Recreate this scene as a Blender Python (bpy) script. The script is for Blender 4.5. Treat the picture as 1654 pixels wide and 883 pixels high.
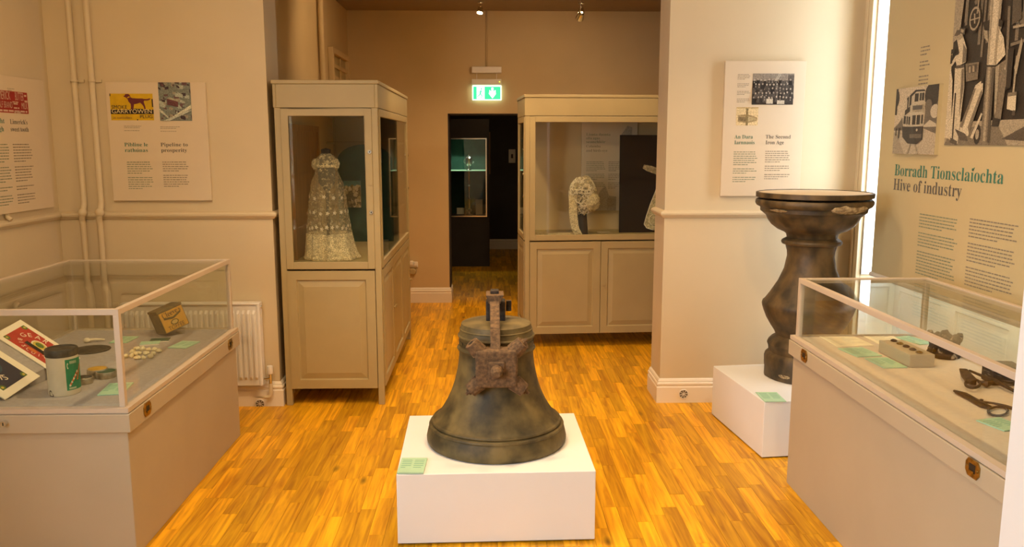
import bpy, math, random
from mathutils import Vector, Matrix, Euler
R = math.radians
PI = math.pi
random.seed(7)
S = bpy.context.scene
COL = S.collection
for o in list(bpy.data.objects): bpy.data.objects.remove(o)

# ---------------------------------------------------------------- camera
F, CH, HOR, VPX = 1335.0, 1.6, 230.0, 790.0
PITCH = math.atan((441.5 - HOR) / F)
YAW = math.atan((827 - VPX) / math.hypot(F, 441.5 - HOR))
cd = bpy.data.cameras.new('camera')
cd.sensor_fit = 'HORIZONTAL'; cd.sensor_width = 36.0; cd.lens = F / 1654 * 36.0
cd.clip_start = .05; cd.clip_end = 200
cam = bpy.data.objects.new('camera', cd); COL.objects.link(cam)
cam.location = (0, 0, CH); cam.rotation_euler = (PI / 2 - PITCH, 0, -YAW)
S.camera = cam
_fw = Vector((math.sin(YAW) * math.cos(PITCH), math.cos(YAW) * math.cos(PITCH), -math.sin(PITCH)))
_rt = Vector((math.cos(YAW), -math.sin(YAW), 0)); _up = _rt.cross(_fw); _C = Vector((0, 0, CH))
def ray(u, v): return _fw * F + _rt * (u - 827) + _up * (441.5 - v)
def PZ(u, v, z=0): d = ray(u, v); return _C + d * ((z - CH) / d.z)      # pixel on a level surface
def PY(u, v, y): d = ray(u, v); return _C + d * (y / d.y)               # pixel on a wall facing the viewer
def PX(u, v, x): d = ray(u, v); return _C + d * (x / d.x)               # pixel on a side wall
def PP(u, v, a, n): d = ray(u, v); return _C + d * ((a - _C).dot(n) / d.dot(n))

# ---------------------------------------------------------------- light and exposure
S.view_settings.view_transform = 'Standard'; S.view_settings.look = 'None'
S.view_settings.gamma = 1.0; S.view_settings.use_curve_mapping = False
S.view_settings.exposure = 0.0
w = bpy.data.worlds.new('World'); S.world = w; w.use_nodes = True
bg = w.node_tree.nodes['Background']
bg.inputs[0].default_value = (.88, .96, 1.08, 1); bg.inputs[1].default_value = 16.5
WARM = (1.0, .67, .36)
FRONT_W, BACK_W = 68.0, 60.0

WLX = -2.54
def portal(name, loc, rot, sx, sy):
    l = bpy.data.lights.new(name, 'AREA'); l.shape = 'RECTANGLE'; l.size = sx; l.size_y = sy; l.cycles.is_portal = True
    o = bpy.data.objects.new(name, l); COL.objects.link(o); o.location = loc; o.rotation_euler = rot
portal('daylight_portal', (2.62, 3.95, 1.9), (0, R(90), 0), 2.0, 1.7)
portal('daylight_portal', (WLX - .22, .1, 1.75), (0, R(-90), 0), 1.9, 2.2)

# ---------------------------------------------------------------- materials
def mat(name, col, rough=.6, metal=0., var=.0, scale=12., bump=0., spec=.5, emit=None, estr=0., col2=None, stretch=(1, 1, 1), detail=4., ramp=(.35, .65), coat=0.):
    m = bpy.data.materials.new(name); m.use_nodes = True
    nt = m.node_tree; b = nt.nodes['Principled BSDF']
    b.inputs['Base Color'].default_value = (*col, 1); b.inputs['Roughness'].default_value = rough
    b.inputs['Metallic'].default_value = metal; b.inputs['Specular IOR Level'].default_value = spec
    b.inputs['Coat Weight'].default_value = coat
    if emit:
        b.inputs['Emission Color'].default_value = (*emit, 1); b.inputs['Emission Strength'].default_value = estr
    if var or bump or col2:
        tc = nt.nodes.new('ShaderNodeTexCoord'); mp = nt.nodes.new('ShaderNodeMapping'); mp.inputs['Scale'].default_value = stretch
        nt.links.new(tc.outputs['Object'], mp.inputs[0])
        n = nt.nodes.new('ShaderNodeTexNoise'); n.inputs['Scale'].default_value = scale; n.inputs['Detail'].default_value = detail
        nt.links.new(mp.outputs[0], n.inputs['Vector'])
        if var or col2:
            r = nt.nodes.new('ShaderNodeValToRGB'); r.color_ramp.elements[0].position = ramp[0]; r.color_ramp.elements[1].position = ramp[1]
            c2 = col2 or tuple(c * (1 - var) for c in col)
            r.color_ramp.elements[0].color = (*c2, 1); r.color_ramp.elements[1].color = (*col, 1)
            nt.links.new(n.outputs['Fac'], r.inputs[0]); nt.links.new(r.outputs[0], b.inputs['Base Color'])
        if bump:
            bp = nt.nodes.new('ShaderNodeBump'); bp.inputs['Strength'].default_value = bump; bp.inputs['Distance'].default_value = .004
            nt.links.new(n.outputs['Fac'], bp.inputs['Height']); nt.links.new(bp.outputs[0], b.inputs['Normal'])
    return m

def glass_mat(name, tint=(.965, .985, .97)):
    m = bpy.data.materials.new(name); m.use_nodes = True; nt = m.node_tree
    for n in list(nt.nodes): nt.nodes.remove(n)
    o = nt.nodes.new('ShaderNodeOutputMaterial'); mx = nt.nodes.new('ShaderNodeMixShader')
    t = nt.nodes.new('ShaderNodeBsdfTransparent'); t.inputs[0].default_value = (*tint, 1)
    g = nt.nodes.new('ShaderNodeBsdfGlossy'); g.inputs['Roughness'].default_value = .01
    lw = nt.nodes.new('ShaderNodeLayerWeight'); lw.inputs[0].default_value = .5
    pw = nt.nodes.new('ShaderNodeMath'); pw.operation = 'POWER'; pw.inputs[1].default_value = 5; nt.links.new(lw.outputs['Facing'], pw.inputs[0])
    f = nt.nodes.new('ShaderNodeMath'); f.operation = 'MULTIPLY_ADD'; f.inputs[1].default_value = .9; f.inputs[2].default_value = .035; nt.links.new(pw.outputs[0], f.inputs[0])
    nt.links.new(f.outputs[0], mx.inputs[0]); nt.links.new(t.outputs[0], mx.inputs[1]); nt.links.new(g.outputs[0], mx.inputs[2])
    nt.links.new(mx.outputs[0], o.inputs[0]); return m

def lace_mat(name, col, scale, lo, hi, base=.35):
    """net with denser worked motifs: procedural coverage"""
    m = bpy.data.materials.new(name); m.use_nodes = True; nt = m.node_tree; b = nt.nodes['Principled BSDF']
    b.inputs['Base Color'].default_value = (*col, 1); b.inputs['Roughness'].default_value = .9; b.inputs['Specular IOR Level'].default_value = .1
    tc = nt.nodes.new('ShaderNodeTexCoord'); v = nt.nodes.new('ShaderNodeTexVoronoi'); v.feature = 'DISTANCE_TO_EDGE'; v.inputs['Scale'].default_value = scale
    n = nt.nodes.new('ShaderNodeTexNoise'); n.inputs['Scale'].default_value = scale * .45; n.inputs['Detail'].default_value = 3
    nt.links.new(tc.outputs['Object'], v.inputs['Vector']); nt.links.new(tc.outputs['Object'], n.inputs['Vector'])
    m1 = nt.nodes.new('ShaderNodeMapRange'); m1.inputs[1].default_value = .0; m1.inputs[2].default_value = .16; m1.inputs[3].default_value = 1; m1.inputs[4].default_value = 0
    nt.links.new(v.outputs['Distance'], m1.inputs[0])
    m2 = nt.nodes.new('ShaderNodeMapRange'); m2.inputs[1].default_value = lo; m2.inputs[2].default_value = hi; m2.inputs[3].default_value = 0; m2.inputs[4].default_value = 1
    nt.links.new(n.outputs['Fac'], m2.inputs[0])
    mu = nt.nodes.new('ShaderNodeMath'); mu.operation = 'MULTIPLY'; nt.links.new(m1.outputs[0], mu.inputs[0]); nt.links.new(m2.outputs[0], mu.inputs[1])
    ad = nt.nodes.new('ShaderNodeMath'); ad.operation = 'ADD'; ad.inputs[1].default_value = base; ad.use_clamp = True
    nt.links.new(mu.outputs[0], ad.inputs[0]); nt.links.new(ad.outputs[0], b.inputs['Alpha'])
    return m

def attr_mat(name, rough=.6, noise=.25, nscale=60., coat=0., attr='Col'):
    m = bpy.data.materials.new(name); m.use_nodes = True; nt = m.node_tree; b = nt.nodes['Principled BSDF']
    b.inputs['Roughness'].default_value = rough; b.inputs['Coat Weight'].default_value = coat; b.inputs['Specular IOR Level'].default_value = .25
    a = nt.nodes.new('ShaderNodeAttribute'); a.attribute_name = attr
    tc = nt.nodes.new('ShaderNodeTexCoord'); n = nt.nodes.new('ShaderNodeTexNoise'); n.inputs['Scale'].default_value = nscale; n.inputs['Detail'].default_value = 6
    nt.links.new(tc.outputs['Object'], n.inputs['Vector'])
    mr = nt.nodes.new('ShaderNodeMapRange'); mr.inputs[1].default_value = .3; mr.inputs[2].default_value = .7; mr.inputs[3].default_value = 1 - noise; mr.inputs[4].default_value = 1 + noise
    nt.links.new(n.outputs['Fac'], mr.inputs[0])
    mx = nt.nodes.new('ShaderNodeVectorMath'); mx.operation = 'SCALE'
    nt.links.new(a.outputs['Color'], mx.inputs[0]); nt.links.new(mr.outputs[0], mx.inputs['Scale']); nt.links.new(mx.outputs[0], b.inputs['Base Color'])
    return m

def plank_mat():
    m = bpy.data.materials.new('oak_strip'); m.use_nodes = True; nt = m.node_tree; b = nt.nodes['Principled BSDF']; L = nt.links.new
    b.inputs['Roughness'].default_value = .36; b.inputs['Specular IOR Level'].default_value = .28
    a = nt.nodes.new('ShaderNodeAttribute'); a.attribute_name = 'tone'
    tc = nt.nodes.new('ShaderNodeTexCoord')
    off = nt.nodes.new('ShaderNodeVectorMath'); off.operation = 'MULTIPLY_ADD'; off.inputs[1].default_value = (0, 0, 0)
    sep = nt.nodes.new('ShaderNodeSeparateColor'); L(a.outputs['Color'], sep.inputs[0])
    mp = nt.nodes.new('ShaderNodeMapping'); mp.inputs['Scale'].default_value = (34, 2.2, 1); L(tc.outputs['Object'], mp.inputs[0])
    cmb = nt.nodes.new('ShaderNodeCombineXYZ'); mul = nt.nodes.new('ShaderNodeMath'); mul.operation = 'MULTIPLY'; mul.inputs[1].default_value = 90
    L(sep.outputs[1], mul.inputs[0]); L(mul.outputs[0], cmb.inputs[2])
    add = nt.nodes.new('ShaderNodeVectorMath'); add.operation = 'ADD'; L(mp.outputs[0], add.inputs[0]); L(cmb.outputs[0], add.inputs[1])
    n = nt.nodes.new('ShaderNodeTexNoise'); n.inputs['Scale'].default_value = 1.0; n.inputs['Detail'].default_value = 5; n.inputs['Distortion'].default_value = 1.2; L(add.outputs[0], n.inputs['Vector'])
    r = nt.nodes.new('ShaderNodeValToRGB'); e = r.color_ramp.elements
    e[0].position = .28; e[0].color = (.48, .19, .006, 1); e[1].position = .72; e[1].color = (.98, .52, .016, 1)
    L(n.outputs['Fac'], r.inputs[0])
    mr = nt.nodes.new('ShaderNodeMapRange'); mr.inputs[3].default_value = .74; mr.inputs[4].default_value = 1.16; L(sep.outputs[0], mr.inputs[0])
    sc = nt.nodes.new('ShaderNodeVectorMath'); sc.operation = 'SCALE'; L(r.outputs[0], sc.inputs[0]); L(mr.outputs[0], sc.inputs['Scale'])
    # knots
    mp2 = nt.nodes.new('ShaderNodeMapping'); mp2.inputs['Scale'].default_value = (9, 3.2, 1); L(tc.outputs['Object'], mp2.inputs[0])
    v = nt.nodes.new('ShaderNodeTexVoronoi'); v.inputs['Scale'].default_value = .62; L(mp2.outputs[0], v.inputs['Vector'])
    kr = nt.nodes.new('ShaderNodeMapRange'); kr.inputs[1].default_value = .02; kr.inputs[2].default_value = .11; kr.inputs[3].default_value = .35; kr.inputs[4].default_value = 1; L(v.outputs['Distance'], kr.inputs[0])
    s2 = nt.nodes.new('ShaderNodeVectorMath'); s2.operation = 'SCALE'; L(sc.outputs[0], s2.inputs[0]); L(kr.outputs[0], s2.inputs['Scale'])
    L(s2.outputs[0], b.inputs['Base Color'])
    return m

M = {}
M['wall'] = mat('warm_grey_paint', (.63, .52, .33), .75, var=.04, scale=3, bump=.03)
M['wallfar'] = mat('taupe_paint', (.58, .43, .22), .75, var=.05, scale=3, bump=.03)
M['dark'] = mat('charcoal_paint', (.035, .026, .022), .7, var=.2, scale=5)
M['ceil'] = mat('ceiling_paint', (.62, .56, .48), .9, var=.03)
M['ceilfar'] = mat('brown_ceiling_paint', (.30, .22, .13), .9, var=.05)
M['white'] = mat('white_gloss_paint', (.82, .74, .60), .42, var=.03, scale=5)
M['shutter'] = mat('shutter_white', (.90, .89, .86), .5, var=.02, scale=5)
M['whitewall'] = mat('white_emulsion', (.80, .79, .76), .7, var=.02, scale=4)
M['cab'] = mat('stone_grey_paint', (.41, .32, .15), .5, var=.05, scale=6)
M['case'] = mat('case_grey_paint', (.48, .40, .27), .55, var=.05, scale=4, bump=.02)
M['caselip'] = mat('case_frame_paint', (.56, .46, .34), .5, var=.04, scale=6)
M['baize'] = mat('grey_baize', (.40, .365, .335), .95, var=.12, scale=60)
M['baize2'] = mat('beige_baize', (.70, .60, .47), .95, var=.06, scale=60)
M['plinth'] = mat('plinth_white_paint', (.80, .81, .80), .6, var=.02, scale=4)
M['glass'] = glass_mat('case_glass')
M['wglass'] = glass_mat('window_glass', (.97, .98, .98))
M['edge'] = mat('bronze_edge', (.20, .12, .05), .5)
M['brass'] = mat('aged_brass', (.45, .30, .09), .32, 1., var=.5, scale=60)
M['chrome'] = mat('chrome', (.75, .74, .72), .15, 1.)
M['black'] = mat('black_plastic', (.012, .011, .011), .5)
M['rad'] = mat('radiator_enamel', (.80, .76, .68), .35, var=.02)
M['card'] = mat('mint_card', (.42, .66, .45), .6, var=.05, scale=20)
M['cardink'] = mat('card_ink', (.16, .38, .27), .7)
M['cream'] = mat('cream_board', (.84, .76, .58), .7, var=.03)
M['panel'] = mat('panel_print_beige', (.66, .545, .375), .6, var=.015)
M['ink'] = mat('grey_ink', (.11, .10, .085), .7)
M['inkg'] = mat('green_ink', (.045, .17, .115), .7)
M['tinyink'] = mat('small_grey_ink', (.25, .21, .15), .8)
M['tinygreen'] = mat('small_green_ink', (.22, .25, .16), .8)
M['bannerc'] = mat('banner_fabric', (.51, .41, .22), .85, var=.03, scale=3)
M['rail'] = mat('banner_rail', (.62, .56, .5), .4, .3)
M['print'] = attr_mat('photo_print', .45, .38, 190.)
M['printflat'] = attr_mat('flat_print', .5, .10, 25.)
M['bronze'] = mat('weathered_bronze', (.17, .125, .042), .62, .0, scale=11, col2=(.045, .034, .011), bump=.35, detail=12, ramp=(.36, .68))
M['rust'] = mat('rusty_iron', (.19, .112, .050), .85, .05, scale=70, col2=(.085, .050, .024), bump=.9, detail=8)
M['stone'] = mat('weathered_stone', (.12, .075, .027), .55, 0, scale=14, col2=(.030, .020, .008), bump=1., detail=10, ramp=(.36, .66), stretch=(1, 1, .7))
M['chip'] = mat('chipped_stone', (.47, .37, .21), .9, scale=55, col2=(.22, .155, .08), bump=1.)
M['lace'] = lace_mat('cream_lace', (.78, .64, .36), 95, .42, .62, .22)
M['lacen'] = lace_mat('fine_net', (.74, .60, .34), 160, .50, .75, .17)
M['laced'] = lace_mat('dense_lace', (.80, .66, .38), 100, .34, .56, .36)
M['green'] = mat('dark_green_board', (.018, .075, .048), .8, var=.3)
M['woodorange'] = mat('varnished_panel', (.36, .19, .06), .45, var=.3, scale=6, stretch=(6, 6, .6))
M['velvet'] = mat('black_velvet', (.012, .008, .007), .95)
M['iron'] = mat('dark_iron', (.06, .045, .035), .55, .5, var=.6, scale=60, bump=.5)
M['silver'] = mat('silver', (.75, .72, .66), .2, 1.)
M['tin'] = mat('tin_metal', (.55, .50, .38), .3, .9, var=.35, scale=50)
M['tinlid'] = mat('worn_tin_lid', (.10, .085, .06), .6, .3, scale=40, col2=(.04, .034, .025))
M['clay'] = mat('white_clay', (.74, .64, .44), .7, var=.1, scale=40)
M['yellow'] = mat('yellow_enamel', (.62, .36, .03), .45, var=.25, scale=30)
M['greentin'] = mat('green_enamel', (.03, .10, .055), .45, var=.3, scale=40)
M['toffee'] = mat('toffee_tin_print', (.50, .27, .035), .5, var=.4, scale=25)
M['toffeed'] = mat('toffee_tin_dark', (.14, .09, .02), .5, var=.5, scale=25)
M['sweet'] = mat('pale_sweets', (.80, .70, .42), .6, var=.2, scale=90)
M['relic'] = mat('mottled_relic', (.42, .33, .22), .8, scale=48, col2=(.022, .017, .013), bump=1., ramp=(.56, .68), detail=5)
M['acrylic'] = glass_mat('clear_acrylic', (.96, .97, .96))
M['oak'] = plank_mat()
M['sub'] = mat('subfloor', (.10, .05, .015), .8)
M['redink'] = mat('red_print', (.45, .035, .02), .5, var=.15, scale=20)
M['blueink'] = mat('dark_blue_print', (.02, .022, .05), .5, var=.2, scale=20)
M['creamink'] = mat('cream_ink', (.84, .74, .54), .6)
M['glow'] = mat('lamp_glow', (1, .8, .5), .5, emit=(1, .72, .36), estr=30)
M['exitg'] = mat('exit_green_light', (.02, .5, .22), .4, emit=(.03, .80, .30), estr=1.3)
M['exitw'] = mat('exit_white_light', (.8, 1, .85), .4, emit=(.75, 1, .8), estr=2.2)
M['led'] = mat('green_led', (.6, .8, .1), .4, emit=(.65, .8, .05), estr=2.)
M['caselight'] = mat('case_strip_light', (1, .95, .85), .4, emit=(.85, 1, .85), estr=6.)
M['tanline'] = mat('orange_beading', (.50, .22, .05), .5)

# ---------------------------------------------------------------- mesh helpers
class MB:
    def __init__(s): s.v = []; s.f = []; s.sm = []
    def add(s, vs, fs, smooth=False):
        b = len(s.v); s.v += [tuple(p) for p in vs]; s.f += [tuple(i + b for i in f) for f in fs]; s.sm += [smooth] * len(fs); return s
    def box(s, x0, x1, y0, y1, z0, z1):
        return s.add([(x0, y0, z0), (x1, y0, z0), (x1, y1, z0), (x0, y1, z0), (x0, y0, z1), (x1, y0, z1), (x1, y1, z1), (x0, y1, z1)],
                     [(0, 3, 2, 1), (4, 5, 6, 7), (0, 1, 5, 4), (1, 2, 6, 5), (2, 3, 7, 6), (3, 0, 4, 7)])
    def lathe(s, prof, n=48, c=(0, 0, 0), smooth=True, cap=True, fn=None, arc=None):
        vs = []; fs = []; k = len(prof); full = arc is None
        a0, a1 = (0, 2 * PI) if full else arc; m = n if full else n + 1
        for j in range(m):
            a = a0 + (a1 - a0) * j / n
            for i, (r, z) in enumerate(prof):
                rr = fn(r, z, a) if fn else r
                vs.append((c[0] + rr * math.cos(a), c[1] + rr * math.sin(a), c[2] + z))
        for j in range(n):
            j2 = (j + 1) % m
            for i in range(k - 1): fs.append((j * k + i, j2 * k + i, j2 * k + i + 1, j * k + i + 1))
        s.add(vs, fs, smooth)
        if cap and full:
            for i in (0, k - 1):
                if prof[i][0] > 1e-6:
                    ring = [vs[j * k + i] for j in range(n)]
                    s.add(ring, [tuple(range(n))] if i else [tuple(reversed(range(n)))])
        return s
    def tube(s, pts, r, n=10, smooth=True):
        pts = [Vector(p) for p in pts]; rs = r if isinstance(r, (list, tuple)) else [r] * len(pts)
        t0 = (pts[1] - pts[0]).normalized(); ref = Vector((0, 0, 1)) if abs(t0.z) < .9 else Vector((1, 0, 0))
        vs = []; fs = []
        for i, p in enumerate(pts):
            t = ((pts[min(i + 1, len(pts) - 1)] - pts[i]).normalized() + (pts[i] - pts[max(i - 1, 0)]).normalized()).normalized()
            a = t.cross(ref).normalized(); b = t.cross(a).normalized()
            for j in range(n):
                q = 2 * PI * j / n; vs.append(p + (a * math.cos(q) + b * math.sin(q)) * rs[i])
        for i in range(len(pts) - 1):
            for j in range(n): fs.append((i * n + j, (i + 1) * n + j, (i + 1) * n + (j + 1) % n, i * n + (j + 1) % n))
        s.add(vs, fs, smooth); s.add(vs[:n], [tuple(range(n))]); s.add(vs[-n:], [tuple(reversed(range(n)))]); return s
    def bar(s, a, b, wx, wy, up=(0, 0, 1)):
        a = Vector(a); b = Vector(b); t = (b - a).normalized(); u = Vector(up); x = t.cross(u).normalized(); y = x.cross(t).normalized()
        vs = [p + x * sx * wx / 2 + y * sy * wy / 2 for p in (a, b) for sx, sy in ((-1, -1), (1, -1), (1, 1), (-1, 1))]
        return s.add(vs, [(0, 1, 2, 3), (7, 6, 5, 4), (0, 4, 5, 1), (1, 5, 6, 2), (2, 6, 7, 3), (3, 7, 4, 0)])
    def prism(s, poly, y0, y1):                      # outline in x,z pushed through y
        n = len(poly); vs = [(x, y0, z) for x, z in poly] + [(x, y1, z) for x, z in poly]
        return s.add(vs, [tuple(range(n)), tuple(reversed(range(n, 2 * n)))] + [(i, i + n, (i + 1) % n + n, (i + 1) % n) for i in range(n)])
    def prismz(s, poly, z0, z1):
        n = len(poly); vs = [(x, y, z0) for x, y in poly] + [(x, y, z1) for x, y in poly]
        return s.add(vs, [tuple(reversed(range(n))), tuple(range(n, 2 * n))] + [(i, (i + 1) % n, (i + 1) % n + n, i + n) for i in range(n)])
    def sweep(s, prof, a, b, nrm, m0=0, m1=0):       # moulding: profile (out, z) from a to b; m0/m1 mitre by out
        a = Vector(a); b = Vector(b); nrm = Vector(nrm); t = (b - a).normalized(); n = len(prof)
        vs = [a + nrm * o + Vector((0, 0, z)) - t * o * m0 for o, z in prof] + [b + nrm * o + Vector((0, 0, z)) + t * o * m1 for o, z in prof]
        return s.add(vs, [(i, (i + 1) % n, (i + 1) % n + n, i + n) for i in range(n)] + [tuple(range(n)), tuple(reversed(range(n, 2 * n)))])
    def sphere(s, c, rx, ry=None, rz=None, n=16, m=10, fn=None):
        ry = ry or rx; rz = rz or rx; vs = []; fs = []
        for i in range(m + 1):
            p = PI * i / m
            for j in range(n):
                q = 2 * PI * j / n; d = Vector((math.sin(p) * math.cos(q), math.sin(p) * math.sin(q), math.cos(p)))
                k = fn(d) if fn else 1; vs.append((c[0] + d.x * rx * k, c[1] + d.y * ry * k, c[2] + d.z * rz * k))
        for i in range(m):
            for j in range(n): fs.append((i * n + j, (i + 1) * n + j, (i + 1) * n + (j + 1) % n, i * n + (j + 1) % n))
        return s.add(vs, fs, True)
    def build(s, name, m, parent=None, bevel=0., seg=2):
        me = bpy.data.meshes.new(name); me.from_pydata(s.v, [], s.f); me.polygons.foreach_set('use_smooth', s.sm)
        import bmesh
        bm = bmesh.new(); bm.from_mesh(me); bmesh.ops.remove_doubles(bm, verts=bm.verts, dist=1e-6); bmesh.ops.recalc_face_normals(bm, faces=bm.faces)
        if any(s.sm):
            for e in bm.edges:
                if len(e.link_faces) == 2 and e.calc_face_angle(0) > R(38): e.smooth = False
        bm.to_mesh(me); bm.free()
        me.materials.append(M[m] if isinstance(m, str) else m)
        o = bpy.data.objects.new(name, me); COL.objects.link(o)
        if parent: o.parent = parent
        if bevel:
            b = o.modifiers.new('bevel', 'BEVEL'); b.width = bevel; b.segments = seg; b.limit_method = 'ANGLE'; b.angle_limit = R(50)
        return o

def tag(o, label, cat, group=None, kind=None):
    o['label'] = label; o['category'] = cat
    if group: o['group'] = group
    if kind: o['kind'] = kind
    return o
def thing(name, label, cat, loc=(0, 0, 0), rz=0, group=None, rot=None):
    o = bpy.data.objects.new(name, None); o.empty_display_size = .05; COL.objects.link(o); o.location = loc
    o.rotation_euler = rot if rot else (0, 0, rz)
    return tag(o, label, cat, group)
def struct(name, mb, m, label, cat, bevel=0.):
    return tag(mb.build(name, m, None, bevel), label, cat, kind='structure')

def serif(s):
    out = ''
    for ch in s:
        base = {'í': 'i', 'ú': 'u', 'ó': 'o', 'á': 'a', 'é': 'e'}.get(ch, ch)
        if 'A' <= base <= 'Z': out += chr(0x1D400 + ord(base) - 65)
        elif 'a' <= base <= 'z': out += chr(0x1D41A + ord(base) - 97)
        else: out += base
    return out
def text_raw(s, size, thin=0.):
    c = bpy.data.curves.new('t', 'FONT'); c.body = s; c.size = size; c.resolution_u = 3; c.offset = -thin * size
    o = bpy.data.objects.new('t', c); COL.objects.link(o)
    me = bpy.data.meshes.new_from_object(o.evaluated_get(bpy.context.evaluated_depsgraph_get()))
    vs = [v.co.copy() for v in me.vertices]; fs = [tuple(p.vertices) for p in me.polygons]
    bpy.data.objects.remove(o); bpy.data.curves.remove(c); bpy.data.meshes.remove(me)
    return vs, fs
def text_geo(s, size, is_serif=True, thin=.003, width=None):
    vs, fs = text_raw(serif(s) if is_serif else s, size, thin if is_serif else 0)
    if is_serif:
        for i, ch in enumerate(s):
            if ch in 'íúóáé':
                a = text_raw(serif(s[:i]) + '|', size)[0] if i else []
                b = text_raw(serif(s[:i + 1]) + '|', size)[0]
                xa = max(v.x for v in a) if a else 0; xb = max(v.x for v in b); x = (xa + xb) / 2 - .12 * size
                k = len(vs); vs += [Vector((x + dx * size, dz * size, 0)) for dx, dz in ((-.05, .54), (.02, .54), (.14, .72), (.05, .72))]; fs.append((k, k + 1, k + 2, k + 3))
    x0 = min(v.x for v in vs); x1 = max(v.x for v in vs); sc = (width / (x1 - x0)) if width else 1
    return [Vector(((v.x - x0) * sc, v.y, 0)) for v in vs], fs, (x1 - x0) * sc
def lettering(parent, s, x, z, size, m, y=-.001, is_serif=True, align='L', width=None, rot=0, name='lettering', thin=.003):
    vs, fs, wd = text_geo(s, size, is_serif, thin, width)
    dx = {'L': 0, 'C': -wd / 2, 'R': -wd}[align]; cr, sr = math.cos(rot), math.sin(rot)
    pos = [(x + (v.x + dx) * cr - v.y * sr, y, z + (v.x + dx) * sr + v.y * cr) for v in vs]
    cuts = []
    if size > .06 and ' ' in s:                       # large titles: one part per word
        full = max(v.x for v in text_raw(serif(s) if is_serif else s, size)[0])
        for i, ch in enumerate(s):
            if ch == ' ': cuts.append((max(v.x for v in text_raw(serif(s[:i]) if is_serif else s[:i], size)[0]) + .08 * size) * wd / full)
    o = None
    for k in range(len(cuts) + 1):
        lo, hi = (cuts[k - 1] if k else -1e9), (cuts[k] if k < len(cuts) else 1e9)
        sel = [f for f in fs if lo <= sum(vs[i].x for i in f) / len(f) < hi]
        mb = MB(); mb.add(pos, sel); used = sorted(set(i for f in sel for i in f)); ix = {i: j for j, i in enumerate(used)}
        mb.v = [pos[i] for i in used]; mb.f = [tuple(ix[i] for i in f) for f in sel]; o = mb.build(name, m, parent)
    return o
def words(parent, x, z, wd, lines, lh, m, y=-.001, seed=1, h=.34, last=.6, gaps=()):
    rnd = random.Random(seed); mb = MB()
    for i in range(lines):
        if i in gaps: continue
        zz = z - i * lh; lim = wd * (last if (i == lines - 1 or i + 1 in gaps) else rnd.uniform(.86, 1)); px = 0
        while px < lim - lh * .5:
            ww = min(rnd.uniform(.9, 3.4) * lh * .55, lim - px)
            mb.add([(x + px, y, zz), (x + px + ww, y, zz), (x + px + ww, y, zz + lh * h), (x + px, y, zz + lh * h)], [(0, 1, 2, 3)]); px += ww + lh * .26
    o = mb.build('body_text', m, parent); o['kind'] = 'stuff'; return o

def art(name, parent, x0, z0, wd, ht, polys, y=-.001, m='print', base=None, step=.00012):
    """flat printed picture: layered flat shapes with their own ink colours, u,v in 0..1"""
    vs = []; fs = []; cs = []
    if base is not None: polys = [(base, [(0, 0), (1, 0), (1, 1), (0, 1)])] + list(polys)
    for i, (c, pl) in enumerate(polys):
        k = len(vs); yy = y - step * min(i, 400) * (1 if i < 40 else .5)
        pl = [(min(1, max(0, u)), min(1, max(0, v))) for u, v in pl]
        vs += [(x0 + u * wd, yy, z0 + v * ht) for u, v in pl]; fs.append(tuple(range(k, k + len(pl)))); cs.append(c)
    me = bpy.data.meshes.new(name); me.from_pydata(vs, [], fs)
    ca = me.color_attributes.new('Col', 'FLOAT_COLOR', 'CORNER')
    for p, c in zip(me.polygons, cs):
        for li in p.loop_indices: ca.data[li].color = (*c, 1)
    me.materials.append(M[m]); o = bpy.data.objects.new(name, me); COL.objects.link(o); o.parent = parent
    return o
def ell(cx, cy, rx, ry, n=14): return [(cx + rx * math.cos(2 * PI * i / n), cy + ry * math.sin(2 * PI * i / n)) for i in range(n)]
def rc(u0, v0, u1, v1): return [(u0, v0), (u1, v0), (u1, v1), (u0, v1)]

# ================================================================ SETTING
WL, WR, WY, WT = -2.54, 2.20, 4.95, .28          # front room: side walls, dividing wall and its thickness
PL, PR = -1.29, 1.055                            # edges of the opening between the rooms
FY, FX0, FX1 = 8.25, -1.36, 2.6                  # far room
DX0, DX1, DH, DT = -.405, .40, 1.88, .30         # doorway in the far wall
BY, BX0, BX1 = 12.48, -1.5, 1.3                  # dark room

floor = struct('floor', MB().box(-2.9, 2.9, -2.8, 12.7, -.06, -.013), 'sub', 'oak strip floor running through the three rooms', 'floor')
# oak strips: individual where they show largest
SW = .0665
def tone_mesh(name, boxes, parent, stuff=False):
    mb = MB()
    for (x0, x1, y0, y1, z, t, q) in boxes: mb.box(x0, x1, y0, y1, -.013, z)
    me = bpy.data.meshes.new(name); me.from_pydata(mb.v, [], mb.f)
    ca = me.color_attributes.new('tone', 'FLOAT_COLOR', 'POINT')
    for i, b in enumerate(boxes):
        for k in range(8): ca.data[i * 8 + k].color = (b[5], b[6], 0, 1)
    me.materials.append(M['oak']); o = bpy.data.objects.new(name, me); COL.objects.link(o); o.parent = parent
    if stuff: o['kind'] = 'stuff'
    return o
strips = []; rnd = random.Random(3)
nx = int(5.4 / SW)
for i in range(nx):
    x0 = -2.7 + i * SW; y = -2.7 + rnd.uniform(-.4, 0)
    while y < 12.6:
        ln = rnd.uniform(.26, .56); g = .0005
        t = rnd.random(); strips.append((x0 + g, x0 + SW - g, y + g, min(y + ln, 12.65) - g, rnd.uniform(-.0004, 0), t * t * (3 - 2 * t), rnd.random())); y += ln
def shows(b):
    x = (b[0] + b[1]) / 2; y = (b[2] + b[3]) / 2
    if y < 2.85: return False
    if -.38 < x < .42 and 3.1 < y < 3.85: return False
    if y < 4.95: return -1.42 < x < (1.45 if y < 4.1 else 1.33) and not (y < 3.1 and abs(x) > 1.4)
    if x < -.62: return -1.28 < x and y < 5.1
    return x < 1.06 and y < 6.4 and (y < 5.3 or x < 1.12)
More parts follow.
